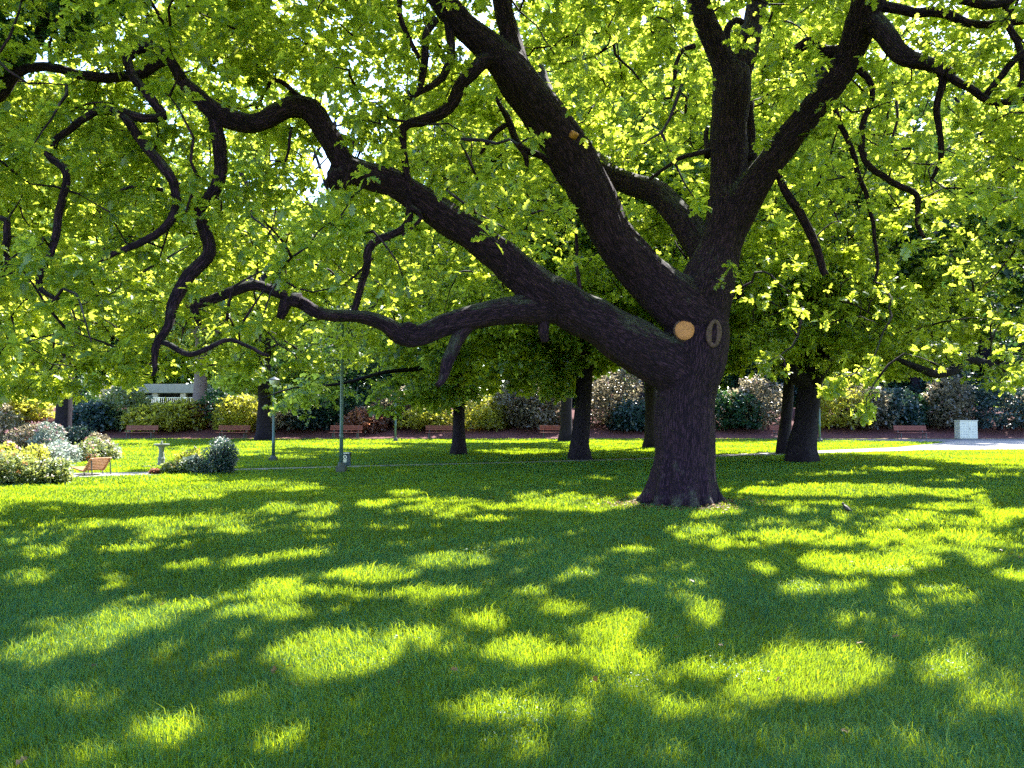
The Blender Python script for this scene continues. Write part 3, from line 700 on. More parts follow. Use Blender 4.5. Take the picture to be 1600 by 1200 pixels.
link('branchwork', tw.mesh('branchwork', oak_root), M_bark, oak)

# pruning cuts and the healed scar
def disc(name, x, y, d, rx, ry, nrm, m, thick=.05, rim=None):
    q = P(x, y, d); bm = bmesh.new()
    lathe(bm, [(rx * .98, -thick), (rx, -.008), (rx * .97, .004), (rx * .5, .006), (0.001, .004)], n=28)
    for v in bm.verts:
        a = math.atan2(v.co.y, v.co.x); v.co.x *= 1 + .02 * math.sin(3 * a); v.co.y *= ry / rx * (1 + .03 * math.sin(2 * a + 1))
    R = Vector(nrm).to_track_quat('Z', 'Y').to_matrix().to_4x4()
    o = build(name, bm, m, oak, True); o.matrix_local = Matrix.Translation(q - oak_root) @ R
    return o
from mathutils.bvhtree import BVHTree
bvh = BVHTree.FromPolygons([tuple(v) for v in co], [tuple(p.vertices) for p in tm.polygons])
def surf(x, y):
    a = Vector((0, 0, CAMZ)) - oak_root; dr = (P(x, y, 10) - Vector((0, 0, CAMZ))).normalized()
    h = bvh.ray_cast(a, dr); return (h[0].y + oak_root.y) if h[0] else 14
dcut = surf(1070, 516)
cut = disc('pruning_cut', 1070, 516, dcut - .085, .172, .178, (-.06, -1, .08), M_cut, .12)
tag(cut, 'round fresh orange sawn face')
collar = bmesh.new(); q = P(1070, 516, dcut) - oak_root
prof = []
n1, n2 = 32, 8
for a in range(n1):
    for b in range(n2):
        A = a * 2 * math.pi / n1; Bb = b * 2 * math.pi / n2; R_ = .183 + .028 * math.cos(Bb)
        collar.verts.new((q.x + R_ * math.cos(A), q.y - .0 + .04 * math.sin(Bb), q.z + R_ * 1.03 * math.sin(A)))
collar.verts.ensure_lookup_table()
for a in range(n1):
    for b in range(n2):
        collar.faces.new([collar.verts[i] for i in (a * n2 + b, ((a + 1) % n1) * n2 + b, ((a + 1) % n1) * n2 + (b + 1) % n2, a * n2 + (b + 1) % n2)])
build('cut_collar', collar, M_scar, oak, True)
ds = surf(1116, 521); sc_o = P(1116, 521, ds) - oak_root
ring = bmesh.new()
for a in range(32):
    for b in range(10):
        A = a * 2 * math.pi / 32; Bb = b * 2 * math.pi / 10; w_ = .052 + .012 * math.sin(A * 2 + 1)
        R_ = 1 + 0 * a; X_ = (.105 + w_ * math.cos(Bb)) * math.cos(A); Z_ = (.215 + w_ * math.cos(Bb)) * math.sin(A)
        rx_, rz_ = X_ + .02 * math.sin(A), Z_
        ring.verts.new((sc_o.x + rx_, sc_o.y + .02 + rx_ * .55 + .055 * math.sin(Bb), sc_o.z + rz_))
ring.verts.ensure_lookup_table()
for a in range(32):
    for b in range(10):
        ring.faces.new([ring.verts[i] for i in (a * 10 + b, ((a + 1) % 32) * 10 + b, ((a + 1) % 32) * 10 + (b + 1) % 10, a * 10 + (b + 1) % 10)])
build('branch_scar', ring, M_scar, oak, True)
d3 = surf(897, 207)
disc('pruning_cut', 899, 207, d3 - .04, .085, .06, (.55, -.5, .75), M_cut, .1)

# ------------------------------------------------------------------ other trees
def tree(name, label, px, py, hw, H, cr, cz, m_leaf, m_bark=None, base=None, lean=0.0, n_b=120, tn=16, leaf=.2, seed=1, limbs=(), group=None, tmpl=T_SPRAY, filt=True, extra=(), ymax=None, flat=.75, lo=None, cx_off=0.0, k=6, dens_r=.9, zb=None):
    if zb is None and filt: zb = cz - 1.9
    m_bark = m_bark or M_barkfar
    if base is None:
        b = G(px, py); 
    else:
        b = Vector(base)
    b.z = float(fz(b.x, b.y)) - .02
    root = empty(name, b); tag(root, label, 'tree', group)
    r = hw * b.y / F; t = Tubes(); rg = np.random.default_rng(seed)
    pts = [(b.x, b.y, b.z - .15, r * 1.12), (b.x, b.y, b.z + .5, r * 1.0), (b.x + lean * .35, b.y, b.z + 2, r * .88), (b.x + lean, b.y, b.z + H * .35, r * .8), (b.x + lean * 1.3, b.y, b.z + H * .6, r * .5), (b.x + lean * 1.2, b.y, b.z + H * .9, r * .15)]
    t.add(catmull(pts, .35), 14, .05, seed, r * .55)
    top = np.array(pts[3][:3])
    for q in limbs: t.add(catmull(q, .3), 8, .05, seed)
    for k_ in range(9):
        a = rg.uniform(0, 6.28); s = np.array([b.x + lean * 1.1, b.y, b.z + H * rg.uniform(.28, .6)])
        e = s + np.array([math.cos(a) * cr * .75, math.sin(a) * cr * .75, H * rg.uniform(.05, .3)])
        mm = (s + e) / 2 + rg.normal(size=3) * .5
        t.add(catmull([(*s, r * .42), (*mm, r * .26), (*e, r * .08)], .5), 7, .05, k_)
    link('trunk', t.mesh('trunk', b), m_bark, root)
    # crown in billows
    q = rg.normal(size=(n_b, 3)); q /= np.linalg.norm(q, axis=1)[:, None]
    q *= (rg.random((n_b, 1)) ** .38)
    zc, rz = b.z + cz, (H - cz)
    cc = np.array([b.x + lean + cx_off, b.y, zc]) + q * np.array([cr, cr, rz])
    below = q[:, 2] < 0; cc[below, 2] = zc + q[below, 2] * (zb if zb else rz * .75)
    if len(extra): cc = np.concatenate([cc, np.array([tuple(P(*e)) for e in extra])]); n_b = len(cc)
    n = n_b * tn; v = rg.normal(size=(n, 3)); v /= np.linalg.norm(v, axis=1)[:, None]; v *= rg.random((n, 1)) ** .4 * dens_r * rg.uniform(.7, 1.3, (n, 1)); v[:, 2] *= .6
    tt = np.repeat(cc, tn, 0) + v
    if filt: tt = tt[sun_filter(tt, .98)]
    if lo is not None:
        x, y, d = proj(tt); L_ = np.array(lo, float); tt = tt[y < np.interp(x, L_[:, 0], L_[:, 1]) + rg.normal(size=len(tt)) * 5]
    xx, yy, dd = proj(tt); inv = (xx > -100) & (xx < 1700) & (yy > -80)
    ps = [tuft_leaves(tt[inv] - np.array(b), k, leaf, leaf * .7, tmpl, origin=np.array(b) if filt else None)]
    if (~inv).any(): ps.append(tuft_leaves(tt[~inv] - np.array(b), 3, leaf * 1.6, leaf, T_CHEAP))
    V, T, R = join(ps)
    link('crown', mesh_np('crown', V, T, {'rnd': R}), m_leaf, root)
    return root
LOB = [(-300,660),(0,640),(60,650),(150,645),(240,605),(330,595),(390,625),(420,655),(480,650),(560,640),(640,650),(720,644),(780,612),(860,628),(920,585),(1000,565),(1140,575),(1200,580),(1300,590),(1450,590),(1700,620)]
def L8(pts): return [(*P(x, y, d), hw * d / F) for x, y, hw, d in pts]
tree('park_tree', 'tree with a thick blue-black trunk standing among the roses at the far left', 97, 700, 13, 18, 7.5, 8.0, M_oakfar, lean=.15, n_b=520, seed=3, lo=LOB, leaf=.24)
tree('park_tree', 'tree with a short dark trunk beside the second lamp post, left of centre', 412, 688, 11, 30, 8.5, 9.0, M_oakfar, n_b=500, seed=4, lo=LOB, leaf=.28)
tree('park_tree', 'slim straight trunked tree on the lawn between two red benches, left of the pair', 717, 710, 10.5, 19, 6.5, 9, M_oakfar, n_b=560, seed=5, extra=[(x_, y_, d_) for x_, y_, d_ in ((405,600,25),(430,622,25.5),(455,600,26),(480,625,26.5),(520,605,28),(600,625,29),(410,635,26),(640,620,30))], limbs=(L8([(717,560,6,32),(660,575,4,30.5),(600,582,3.2,29),(530,600,2.4,28),(460,606,1.6,26.5),(410,622,.8,25.5)]),), lo=LOB, leaf=.24)
tree('park_tree', 'grey trunked tree partly hidden behind a darker leaning trunk, by the bench walk', 885, 690, 10, 27, 8.5, 10, M_dark, n_b=500, seed=6, lo=LOB, leaf=.28)
tree('park_tree', 'dark trunk leaning slightly right on the lawn left of the big oak', 906, 718, 14.5, 18, 6.0, 9.5, M_oakfar, lean=.35, n_b=560, seed=7, lo=LOB, leaf=.22)
tree('park_tree', 'dark trunk peeking out just left of the big oak', 1018, 700, 11, 30, 8.5, 10, M_oakfar, n_b=500, seed=8, lo=LOB, leaf=.25)
tree('park_tree', 'thin dark trunk leaning right, behind the thicker trunk to the right of the oak', 1224, 709, 9.5, 19, 6.5, 9.5, M_oakfar, lean=.55, n_b=560, seed=9, lo=LOB, leaf=.24)
def L8(pts): return [(*P(x, y, d), hw * d / F) for x, y, hw, d in pts]
tree('park_tree', 'stout dark trunk with a low limb sweeping left, on the lawn right of the oak', 1252, 722, 20, 18, 6.5, 9, M_oakfar, lean=.75, n_b=600, seed=10, lo=LOB, leaf=.21,
     limbs=(L8([(1262,600,14,26.7),(1235,582,13,26.3),(1205,568,11,26),(1182,550,9,25.5),(1160,530,6,25)]), L8([(1268,600,15,26.7),(1285,570,12,26.5),(1305,540,9,26.2),(1330,500,7,26)])))
LOR = [(0,700),(1380,420),(1440,520),(1500,580),(1560,600),(1640,640),(2000,650)]
tree('park_tree', 'dark tree reaching in from the right edge with a crooked low limb', 0, 0, 30, 15, 7.0, 7.5, M_dark, base=(18.2, 23.5, 0), n_b=230, seed=12, lo=LOR, leaf=.2, zb=3.2,
     limbs=(L8([(1830,560,12,23.5),(1700,570,10,23),(1640,590,8,22.5),(1590,575,7,22),(1550,570,7,21.8),(1510,562,6,21.6),(1490,580,7,21.5),(1465,585,7,21.4),(1435,575,6,21.2),(1400,560,3,21)]),
            L8([(1555,570,5,21.8),(1575,550,4,21.6),(1600,545,3,21.4)])))
tree('park_tree', 'shaded tree reaching over the top left corner with dark twigs', 0, 0, 40, 13.5, 4.8, 8.8, M_dark, base=(-10.2, 11.2, 0), n_b=260, seed=13, leaf=.13, lo=[(-600,300),(0,130),(160,60),(330,20),(420,-60),(2000,-400)], zb=2.5, filt=True,
     limbs=(L8([(-260,190,14,14),(-60,150,11,13.2),(20,110,10,12.8),(60,60,8,12.4),(75,0,6,12.2)]),))
# trees standing on top of the bank
BK = [(-60,82,30,8.5,M_oakfar,'yellow green tree on the bank at the far left edge'),(60,90,30,8.5,M_oakfar,'bright tall tree behind the brick wall'),(215,94,30,8.5,M_oakfar,'tall light green tree behind the pavilion, left one'),
      (520,70,33,9.5,M_oakfar,'tall light tree on the bank behind the tallest lamp post'),(640,70,33,9.5,M_dark,'dark evergreen on the bank behind the farthest lamp post'),
      (800,68,33,9.5,M_oakfar,'tall light tree on the bank above the railing'),(1000,70,33,9.5,M_oakfar,'tall tree on the bank directly behind the oak trunk'),(1150,70,33,9.5,M_dark,'dark evergreen on the bank just right of the oak trunk'),
      (1310,68,33,9.5,M_dark,'dark blue-green evergreen on the bank above the right lamp post'),(1430,68,33,9.5,M_oakfar,'tall tree on the bank above the right bench'),(1540,70,33,9.5,M_blue,'bluish evergreen on the bank behind the white cabinet'),(1690,70,33,9.5,M_oakfar,'tall tree on the bank at the right edge')]
LOK = [(-300,640),(0,610),(150,600),(200,592),(400,592),(430,640),(700,640),(760,625),(900,640),(1000,600),(1140,640),(1600,640)]
for i, (px, d, H, cr, ml, lab) in enumerate(BK):
    tree('bank_tree', lab, 0, 0, 8, H, cr, H * .48, ml, base=((px - 800) / F * d, d, 0), n_b=270, tn=16, leaf=.42, seed=30 + i, lo=LOK, k=6, dens_r=1.5, filt=px > 450, zb=H * .40, group='tall trees along the top of the bank')
tree('bank_tree', 'pale trunked tree in front of the white roofed pavilion', 0, 0, 11, 20, 6.5, 11, M_oakfar, m_bark=M_barkpale, base=((313 - 800) / F * 63, 63, 0), n_b=120, leaf=.36, seed=60, lo=LOK, filt=False, dens_r=1.3)

# far-off wood behind everything: one mass of foliage
n = 26000; q = np.stack([rng.uniform(-110, 110, n), rng.uniform(92, 120, n), rng.random(n) ** .8 * 30 + 2.5], 1)
q[:, 2] *= 1 - .16 * np.abs(np.sin(q[:, 0] * .11) + .5 * np.sin(q[:, 0] * .31))
V, T, Rr = tuft_leaves(q, 4, 1.0, 1.0, T_SPRAY)
o = link('woodland', mesh_np('woodland', V, T, {'rnd': Rr}), M_oakfar); tag(o, 'distant green wood closing the view behind the park trees', 'woodland', None, 'stuff')

# ------------------------------------------------------------------ shrubs
def shrub(name, label, px, d, rx, h, m, seed, n=420, leaf=.16, z0=0.0, cat='shrub', group=None, k=5, tmpl=T_MID, blossom=None, ry=None, stems=True):
    x = (px - 800) / F * d; b = Vector((x, d, float(fz(x, d)) + z0)); rg = np.random.default_rng(seed)
    root = empty(name, b); tag(root, label, cat, group)
    t = Tubes()
    for j in range(6):
        a = rg.uniform(0, 6.28); e = (math.cos(a) * rx * .6, math.sin(a) * rx * .6, h * rg.uniform(.55, .85))
        t.add(catmull([(0, 0, -.05, .03 + .01 * h), (e[0] * .4, e[1] * .4, e[2] * .5, .025), (*e, .008)], .25), 5, 0, j)
    link('stems', t.mesh('stems', (0, 0, 0)), M_barkfar, root)
    # lumpy mound
    lob = rg.normal(size=(6, 3)); lob /= np.linalg.norm(lob, axis=1)[:, None]; lob[:, 2] = abs(lob[:, 2])
    v = rg.normal(size=(n, 3)); v /= np.linalg.norm(v, axis=1)[:, None]; v[:, 2] = np.abs(v[:, 2]) 
    f = .55 + .45 * np.clip((v @ lob.T).max(1) * 2.2 - 1.1, 0, 1)
    rad = f * rg.random(n) ** .28
    tt = v * rad[:, None] * np.array([rx, ry or rx * .8, h * .92]) + np.array([0, 0, .06 * h])
    V, T, R = tuft_leaves(tt, k, leaf, leaf * .8, tmpl, droop=.05)
    link('foliage', mesh_np('foliage', V, T, {'rnd': R}), m, root)
    for mm, cnt, sz in (blossom or ()):
        sel = rg.permutation(np.nonzero((rad > .55) & (v[:, 2] > .15))[0])[:cnt]
        q = tt[sel] * 1.06
        V, T, R = tuft_leaves(q, 6, sz, sz * .35, T_CHEAP, droop=-.4)
        link('blossom', mesh_np('blossom', V, T, {'rnd': R}), mm, root)
    return root
SH = [(-30,58,2.2,2.6,M_rhodo,'greyish shrub at the far left edge of the bank'),(35,60,2.0,2.6,M_yellow,'yellow green shrub below the brick wall'),(150,57.5,1.9,2.0,M_blue,'dark bluish shrub right of the thick left trunk'),
 (195,58,2.4,2.7,M_bed,'light green shrub left of the stair wall'),(243,57.5,2.2,1.9,M_yellow,'low yellow shrub under the stair wall'),(285,58,2.0,1.8,M_yellow,'golden shrub left of the pale trunk'),
 (318,58.5,1.5,1.6,M_copper,'coppery low shrub at the foot of the pale trunk'),(352,59,2.2,3.1,M_dark,'dark round shrub below the pavilion fascia'),(378,57.5,1.9,2.3,M_yellow,'bright yellow shrub behind the red bench, left of the short dark trunk'),
 (445,58,2.2,2.2,M_rhodo,'pale speckled shrub right of the short dark trunk'),(480,58,1.9,1.6,M_blue,'bluish low shrub behind the tall lamp post'),(525,59,2.2,3.0,M_dark,'dark green shrub above the bench by the tall lamp post'),
 (572,57.5,1.7,1.5,M_copper,'coppery pink shrub between the two lamp posts'),(620,59,2.3,2.6,M_rhodo,'speckled rhododendron behind the farthest lamp post'),(665,58,1.9,1.7,M_yellow,'yellowish shrub left of the slim trunk'),
 (760,58,2.3,2.2,M_yellow,'yellow green shrub below the white railing'),(810,59,2.3,2.8,M_rhodo,'large speckled rhododendron between the slim trunk and the leaning trunk'),(850,58,2.0,2.8,M_rhodo,'tall rhododendron just left of the grey trunk'),
 (955,58.5,2.4,4.2,M_rhodo,'tall pale flowering rhododendron left of the oak trunk'),(990,57.5,1.6,2.0,M_blue,'low bluish shrub at the foot of the pale rhododendron'),
 (1150,58,2.1,2.6,M_dark,'dark shrub right of the oak trunk'),(1178,58.5,2.2,3.6,M_rhodo,'pale speckled rhododendron left of the thin leaning trunk'),
 (1305,58,2.2,3.4,M_yellow,'yellow tinged shrub right of the right lamp post'),(1350,58,2.3,2.9,M_rhodo,'dark speckled shrub left of the right bench'),(1395,58.5,2.2,2.6,M_blue,'blue-green shrub behind the left end of the right bench'),
 (1440,59,2.3,2.6,M_dark,'dark green shrub behind the right end of the right bench'),(1478,58,1.9,3.4,M_rhodo,'pinkish speckled shrub left of the white cabinet'),(1560,57.6,2.6,4.3,M_blue,'big bluish conifer shrub right of the white cabinet'),(1620,58,2.3,3.4,M_rhodo,'greyish shrub at the right edge of the bank')]
for i, (px, d, rx, h, m, lab) in enumerate(SH):
    bl = ((M_white, 34, .09), (M_pink, 26, .09)) if m is M_rhodo and px in (955, 1178, 1478, 850, 810) else (None if m is M_rhodo else None)
    shrub('shrub', lab, px, d, rx * 1.2, h * 1.25, m, 100 + i, n=820, leaf=.24, group='shrubs planted on the mulched bank', blossom=bl, k=5)
# second row fills the gaps behind
for i, (px, d, rx, h, m, lab) in enumerate([(90,68,3,4.2,M_dark,'tall dark shrub high on the bank behind the thick left trunk'),(430,68,3.4,5.2,M_dark,'big dark holly high on the bank beside the short dark trunk'),(500,69,3.2,5.0,M_dark,'dark holly high on the bank left of the tall lamp post'),(590,68,3.3,4.6,M_dark,'dark holly high on the bank between the lamp posts'),
     (690,69,3.2,4.5,M_dark,'dark holly high on the bank behind the slim trunk'),(850,69,3.4,5.0,M_dark,'dark holly high on the bank behind the grey trunk'),(930,68,2.9,4.4,M_blue,'bluish holly high on the bank left of the oak'),(1190,69,3.2,4.6,M_dark,'dark holly high on the bank right of the oak'),
     (1260,69,3.2,4.8,M_blue,'bluish holly high on the bank behind the stout trunk'),(1370,69,3.4,5.2,M_dark,'dark holly high on the bank above the right bench'),(1460,69,3.4,5.4,M_blue,'bluish holly high on the bank left of the cabinet'),(1580,69,3.4,5.6,M_dark,'dark holly high on the bank at the far right')]):
    shrub('holly', lab, px, d, rx * 1.15, h * 1.25, m, 160 + i, n=1100, leaf=.30, group='hollies along the top of the bank', k=5)
# beds on the left: (px, base py, rx, h, material, blossoms, label)
BEDS = [(20,757,.75,.80,M_bed,((M_orange,14,.07),(M_white,20,.05)),'leafy clump with coral flowers at the left edge of the front bed'),(60,756,.65,.72,M_bed,((M_white,30,.05),),'bushy green clump in the middle of the front bed'),
 (90,755,.42,.66,M_bed,((M_white,12,.04),),'green clump at the right end of the front bed'),(-30,757,.8,.8,M_bed,((M_pink,14,.06),),'pink flowered clump cut by the left edge'),
 (15,748,.6,.95,M_yellow,((M_white,40,.05),(M_pink,14,.05)),'pale yellow perennial with feathery tops behind the coral flowers'),(55,746,.6,.98,M_yellow,((M_white,40,.05),),'pale yellow feathery perennial in the front bed'),(85,744,.55,.9,M_grey,((M_white,30,.05),),'silvery feathery perennial above the green clump'),
 (95,724,.8,.8,M_grey,((M_white,40,.06),(M_pink,10,.06)),'silver perennial at the left of the second bed'),(125,721,.7,.82,M_bed,((M_white,34,.06),(M_pink,24,.06)),'pink and white flowering clump in the second bed'),(155,719,.75,.95,M_bed,((M_white,44,.06),(M_pink,20,.06)),'tallest white flowering clump behind the lounge chair'),
 (172,718,.45,.8,M_grey,((M_white,24,.05),),'silvery clump at the right end of the second bed'),(137,720.5,.35,.3,M_red,((M_red,20,.06),),'low red flowers edging the second bed'),
 (10,700,1.5,2.0,M_rhodo,((M_white,60,.10),(M_pink,20,.1)),'big pale rose bush at the far left'),(48,703,1.3,1.5,M_rhodo,((M_pink,30,.10),(M_white,20,.1)),'pink rose bush left of the thick trunk'),(75,704,1.0,1.4,M_grey,((M_pink,30,.09),(M_white,20,.09)),'lilac pink bush in front of the thick trunk'),
 (120,700,1.2,1.2,M_blue,((M_white,14,.09),),'dark bush right of the thick trunk base'),(150,700,1.0,.8,M_rhodo,((M_pink,20,.08),),'low pink bush behind the second bed'),
 (345,741,.66,1.02,M_blue,((M_white,26,.035),),'round silver-blue bush at the right end of the small bed'),(352,735,.5,1.05,M_grey,None,'airy silver bush behind the blue one'),(308,741,.48,.55,M_grey,((M_white,20,.035),),'pale green mound left of the silver-blue bush'),
 (290,741,.42,.50,M_bed,((M_white,14,.035),),'green mound in the middle of the small bed'),(268,741,.30,.34,M_bed,((M_orange,8,.03),),'low green mound at the left end of the small bed'),(245,741,.14,.14,M_copper,((M_red,8,.03),),'tiny coppery tuft beside the small bed'),(296,734,.5,.72,M_yellow,((M_orange,18,.04),),'yellow feathery perennial at the back of the small bed')]
for i, (px, py, rx, h, m, bl, lab) in enumerate(BEDS):
    d = G(px, py).y
    shrub('flowering_plant' if bl else 'garden_bush', lab, px, d, rx, h, m, 200 + i, n=int(300 + 260 * rx), leaf=.055 + .02 * rx if rx < 1 else .10, cat='plant', group='plants in the flower beds', k=5, blossom=bl, ry=rx * .7)

# ------------------------------------------------------------------ benches
def bench():
    r = empty('park_bench', (0, 0, 0))
    bm = bmesh.new()
    for k in range(4): box(bm, -1.12, 1.12, -.42 + k * .115, -.42 + k * .115 + .09, .43, .465, .006)
    build('seat', bm, M_wood, r)
    bm = bmesh.new()
    for k in range(3):
        y = .06 + k * .035; z = .60 + k * .115
        box(bm, -1.12, 1.12, y, y + .03, z, z + .095, .005)
    build('backrest', bm, M_wood, r)
    for sx in (-.85, .85):
        bm = bmesh.new()
        bar(bm, (sx, -.38, 0), (sx, -.34, .43), .05, .05, .006); bar(bm, (sx, .10, 0), (sx, .04, .45), .05, .05, .006)
        bar(bm, (sx, .04, .43), (sx, .165, .93), .045, .03, .004); bar(bm, (sx, -.42, .41), (sx, .08, .41), .045, .035, .004)
        build('leg', bm, M_iron, r)
    return r
BN = [(222,'red slatted bench behind the birdbath'),(366,'red slatted bench in front of the bright yellow shrub, left of the short dark trunk'),(541,'red slatted bench half behind the tallest lamp post'),(690,'red slatted bench just left of the slim trunk'),
      (868,'red slatted bench ending behind the grey trunk'),(1228,'red slatted bench mostly hidden behind the two trunks right of the oak'),(1422,'pinkish slatted bench beside the white cabinet, fully in view')]
b0 = bench()
for i, (px, lab) in enumerate(BN):
    o = b0 if i == 0 else copy_tree(b0)
    o.location = G(px, 685.4 if px < 1400 else 686.6); o.location.z = .0
    o.location.y = 53.9 if px < 1400 else 53.0; o.location.x = (px - 800) / F * o.location.y
    o.location.z = .01
    tag(o, lab, 'bench', 'benches along the foot of the bank')
# ------------------------------------------------------------------ lamp posts
def lamp_post():
    r = empty('lamp_post', (0, 0, 0))
    bm = bmesh.new(); box(bm, -.13, .13, -.13, .13, 0, .20, .02); lathe(bm, [(.10, .20), (.09, .26), (.07, .30)], n=16)
    build('base', bm, M_iron, r)
    bm = bmesh.new(); lathe(bm, [(.058, .30), (.055, 1.0), (.062, 1.02), (.062, 1.08), (.050, 1.1), (.040, 4.3), (.055, 4.32), (.055, 4.38)], n=16)
    build('pole', bm, M_post, r, True)
    bm = bmesh.new(); lathe(bm, [(.05, 4.38), (.14, 4.44), (.19, 4.66), (.19, 4.70)], n=16)
    lant = build('lantern', bm, M_glass, r, True)
    bm = bmesh.new(); lathe(bm, [(.22, 4.70), (.20, 4.74), (.08, 4.84), (.02, 4.90)], n=16)
    build('cap', bm, M_iron, lant, True)
    return r
l0 = lamp_post()
for i, (px, py, s, lab) in enumerate([(533,738,1.0,'nearest and tallest green lamp post, with the small waste bin at its foot'),(427,719,1.0,'dark lamp post in front of the dark trees, second from the left bench'),(618,690,1.0,'far thin lamp post between the red benches on the left'),(1281,691,1.0,'far thin lamp post beside the stout trunk, right of the oak')]):
    o = l0 if i == 0 else copy_tree(l0)
    o.location = G(px, py); o.location.z = -.01; tag(o, lab, 'lamp post', 'lamp posts on the lawn')
[o for o in bpy.data.objects if o.get('label', '').startswith('dark lamp post in front')][0].scale = (1, 1, .62)
# ------------------------------------------------------------------ waste bin on a thin post
q = G(541, 736); bn = empty('waste_bin', (q.x, q.y, 0)); tag(bn, 'small dark blue bin with a white pictogram beside the tallest lamp post', 'bin')
bm = bmesh.new(); box(bm, -.12, .12, -.09, .09, .16, .50, .015); build('body', bm, M_bin, bn)
bm = bmesh.new(); box(bm, -.135, .135, -.105, .105, .502, .545, .012); build('lid', bm, M_bin, bn)
bm = bmesh.new(); box(bm, -.10, .10, -.113, -.1075, .507, .54); build('label_strip', bm, M_signw, bn)
bm = bmesh.new(); lathe(bm, [(.02, -.05), (.02, .158)], n=10); build('post', bm, M_iron, bn)
bm = bmesh.new()                                        # pictogram: a head and hand above a bin shape
def flat(bm, pts, y):
    a = [bm.verts.new((x, y, z)) for x, z in pts]; b = [bm.verts.new((x, y - .003, z)) for x, z in pts]
    bm.faces.new(a[::-1]); bm.faces.new(b)
    for i in range(len(a)): bm.faces.new((a[i], a[(i + 1) % len(a)], b[(i + 1) % len(a)], b[i]))
o_ = [(.06 * math.cos(t) * .9 - .02, .415 + .06 * math.sin(t)) for t in np.linspace(0, 2 * math.pi, 17)[:-1]]
i_ = [(.03 * math.cos(t) * .9 - .02, .415 + .032 * math.sin(t)) for t in np.linspace(0, 2 * math.pi, 17)[:-1]]
for k in range(16): flat(bm, [o_[k], o_[(k + 1) % 16], i_[(k + 1) % 16], i_[k]], -.0925)
flat(bm, [(-.075, .345), (.035, .345), (.025, .255), (-.065, .255)], -.0925)
build('pictogram', bm, M_signw, bn)
# ------------------------------------------------------------------ lounge chair
q = G(146, 742); ch = empty('lounge_chair', (q.x, q.y, .012), math.radians(-30)); ch.scale = (1.12, 1.0, .74); tag(ch, 'reclined slatted wooden lounge chair on the path beside the flower bed', 'chair')
# profile faces -X
prof = [(-.62, .22), (-.52, .27), (-.35, .235), (-.15, .18), (.0, .16)]
bm = bmesh.new()
def slat(bm, a, b, w2):
    d_ = Vector((b[0] - a[0], 0, b[1] - a[1])); L_ = d_.length - .014; c_ = Vector(((a[0] + b[0]) / 2, 0, (a[1] + b[1]) / 2))
    M_ = Matrix.Translation(c_) @ d_.to_track_quat('X', 'Z').to_matrix().to_4x4(); box(bm, -L_ / 2, L_ / 2, -w2, w2, -.011, .011, .003, M_)
def along(pr, n):
    A = np.array(pr); s = np.concatenate([[0], np.cumsum(np.linalg.norm(np.diff(A, axis=0), axis=1))]); u = np.linspace(0, s[-1], n + 1)
    return list(zip(np.interp(u, s, A[:, 0]), np.interp(u, s, A[:, 1])))
pp = along(prof, 9)
for a, b in zip(pp[:-1], pp[1:]): slat(bm, a, b, .30)
build('seat', bm, M_chair, ch)
bk = [(.02, .17), (.10, .30), (.19, .46), (.27, .60), (.30, .63)]
bm = bmesh.new(); pp = along(bk, 8)
for a, b in zip(pp[:-1], pp[1:]): slat(bm, a, b, .30)
build('backrest', bm, M_chair, ch)
for sy in (-.26, .26):
    bm = bmesh.new()
    for a, b in zip(prof[:-1] + bk[:0], prof[1:]): bar(bm, (a[0], sy, a[1] - .03), (b[0], sy, b[1] - .03), .03, .035)
    for a, b in zip([prof[-1]] + bk[:-1], bk): bar(bm, (a[0] + .025, sy, a[1] - .02), (b[0] + .025, sy, b[1] - .02), .03, .035)
    build('side_rail', bm, M_chair, ch)
    for (xa, za), (xb, zb) in (((-.58, .21), (-.60, 0)), ((-.02, .14), (.02, 0)), ((.28, .56), (.33, 0))):
        bm = bmesh.new(); bar(bm, (xa, sy, za), (xb, sy, zb), .022, .022, .003); build('leg', bm, M_iron, ch)
# ------------------------------------------------------------------ birdbath
q = G(252, 728.5); bb = empty('birdbath', (q.x, q.y, 0)); tag(bb, 'grey stone birdbath on a carved pedestal standing on the lawn', 'birdbath')
bm = bmesh.new(); lathe(bm, [(.14, 0), (.14, .06), (.11, .08), (.10, .16), (.115, .22), (.085, .30), (.075, .52), (.09, .56), (.10, .60)], n=8, ph=.39); build('pedestal', bm, M_stone, bb)
bm = bmesh.new(); lathe(bm, [(.10, .60), (.13, .62), (.23, .66), (.24, .69), (.22, .695), (.15, .67), (.05, .66)], n=24); build('bowl', bm, M_stone, bb, True)
bm = bmesh.new(); lathe(bm, [(.045, .661), (.05, .69), (.03, .72), (.035, .76), (.01, .79)], n=12); build('finial', bm, M_stone, bb, True)
bm = bmesh.new(); lathe(bm, [(.42, -.01), (.42, .014), (.40, .018)], n=24)
o = build('birdbath_slab', bm, M_path); o.location = (q.x - .15, q.y, 0); tag(o, 'pale round paving slab under the birdbath', 'slab'); bb.location.z = .018
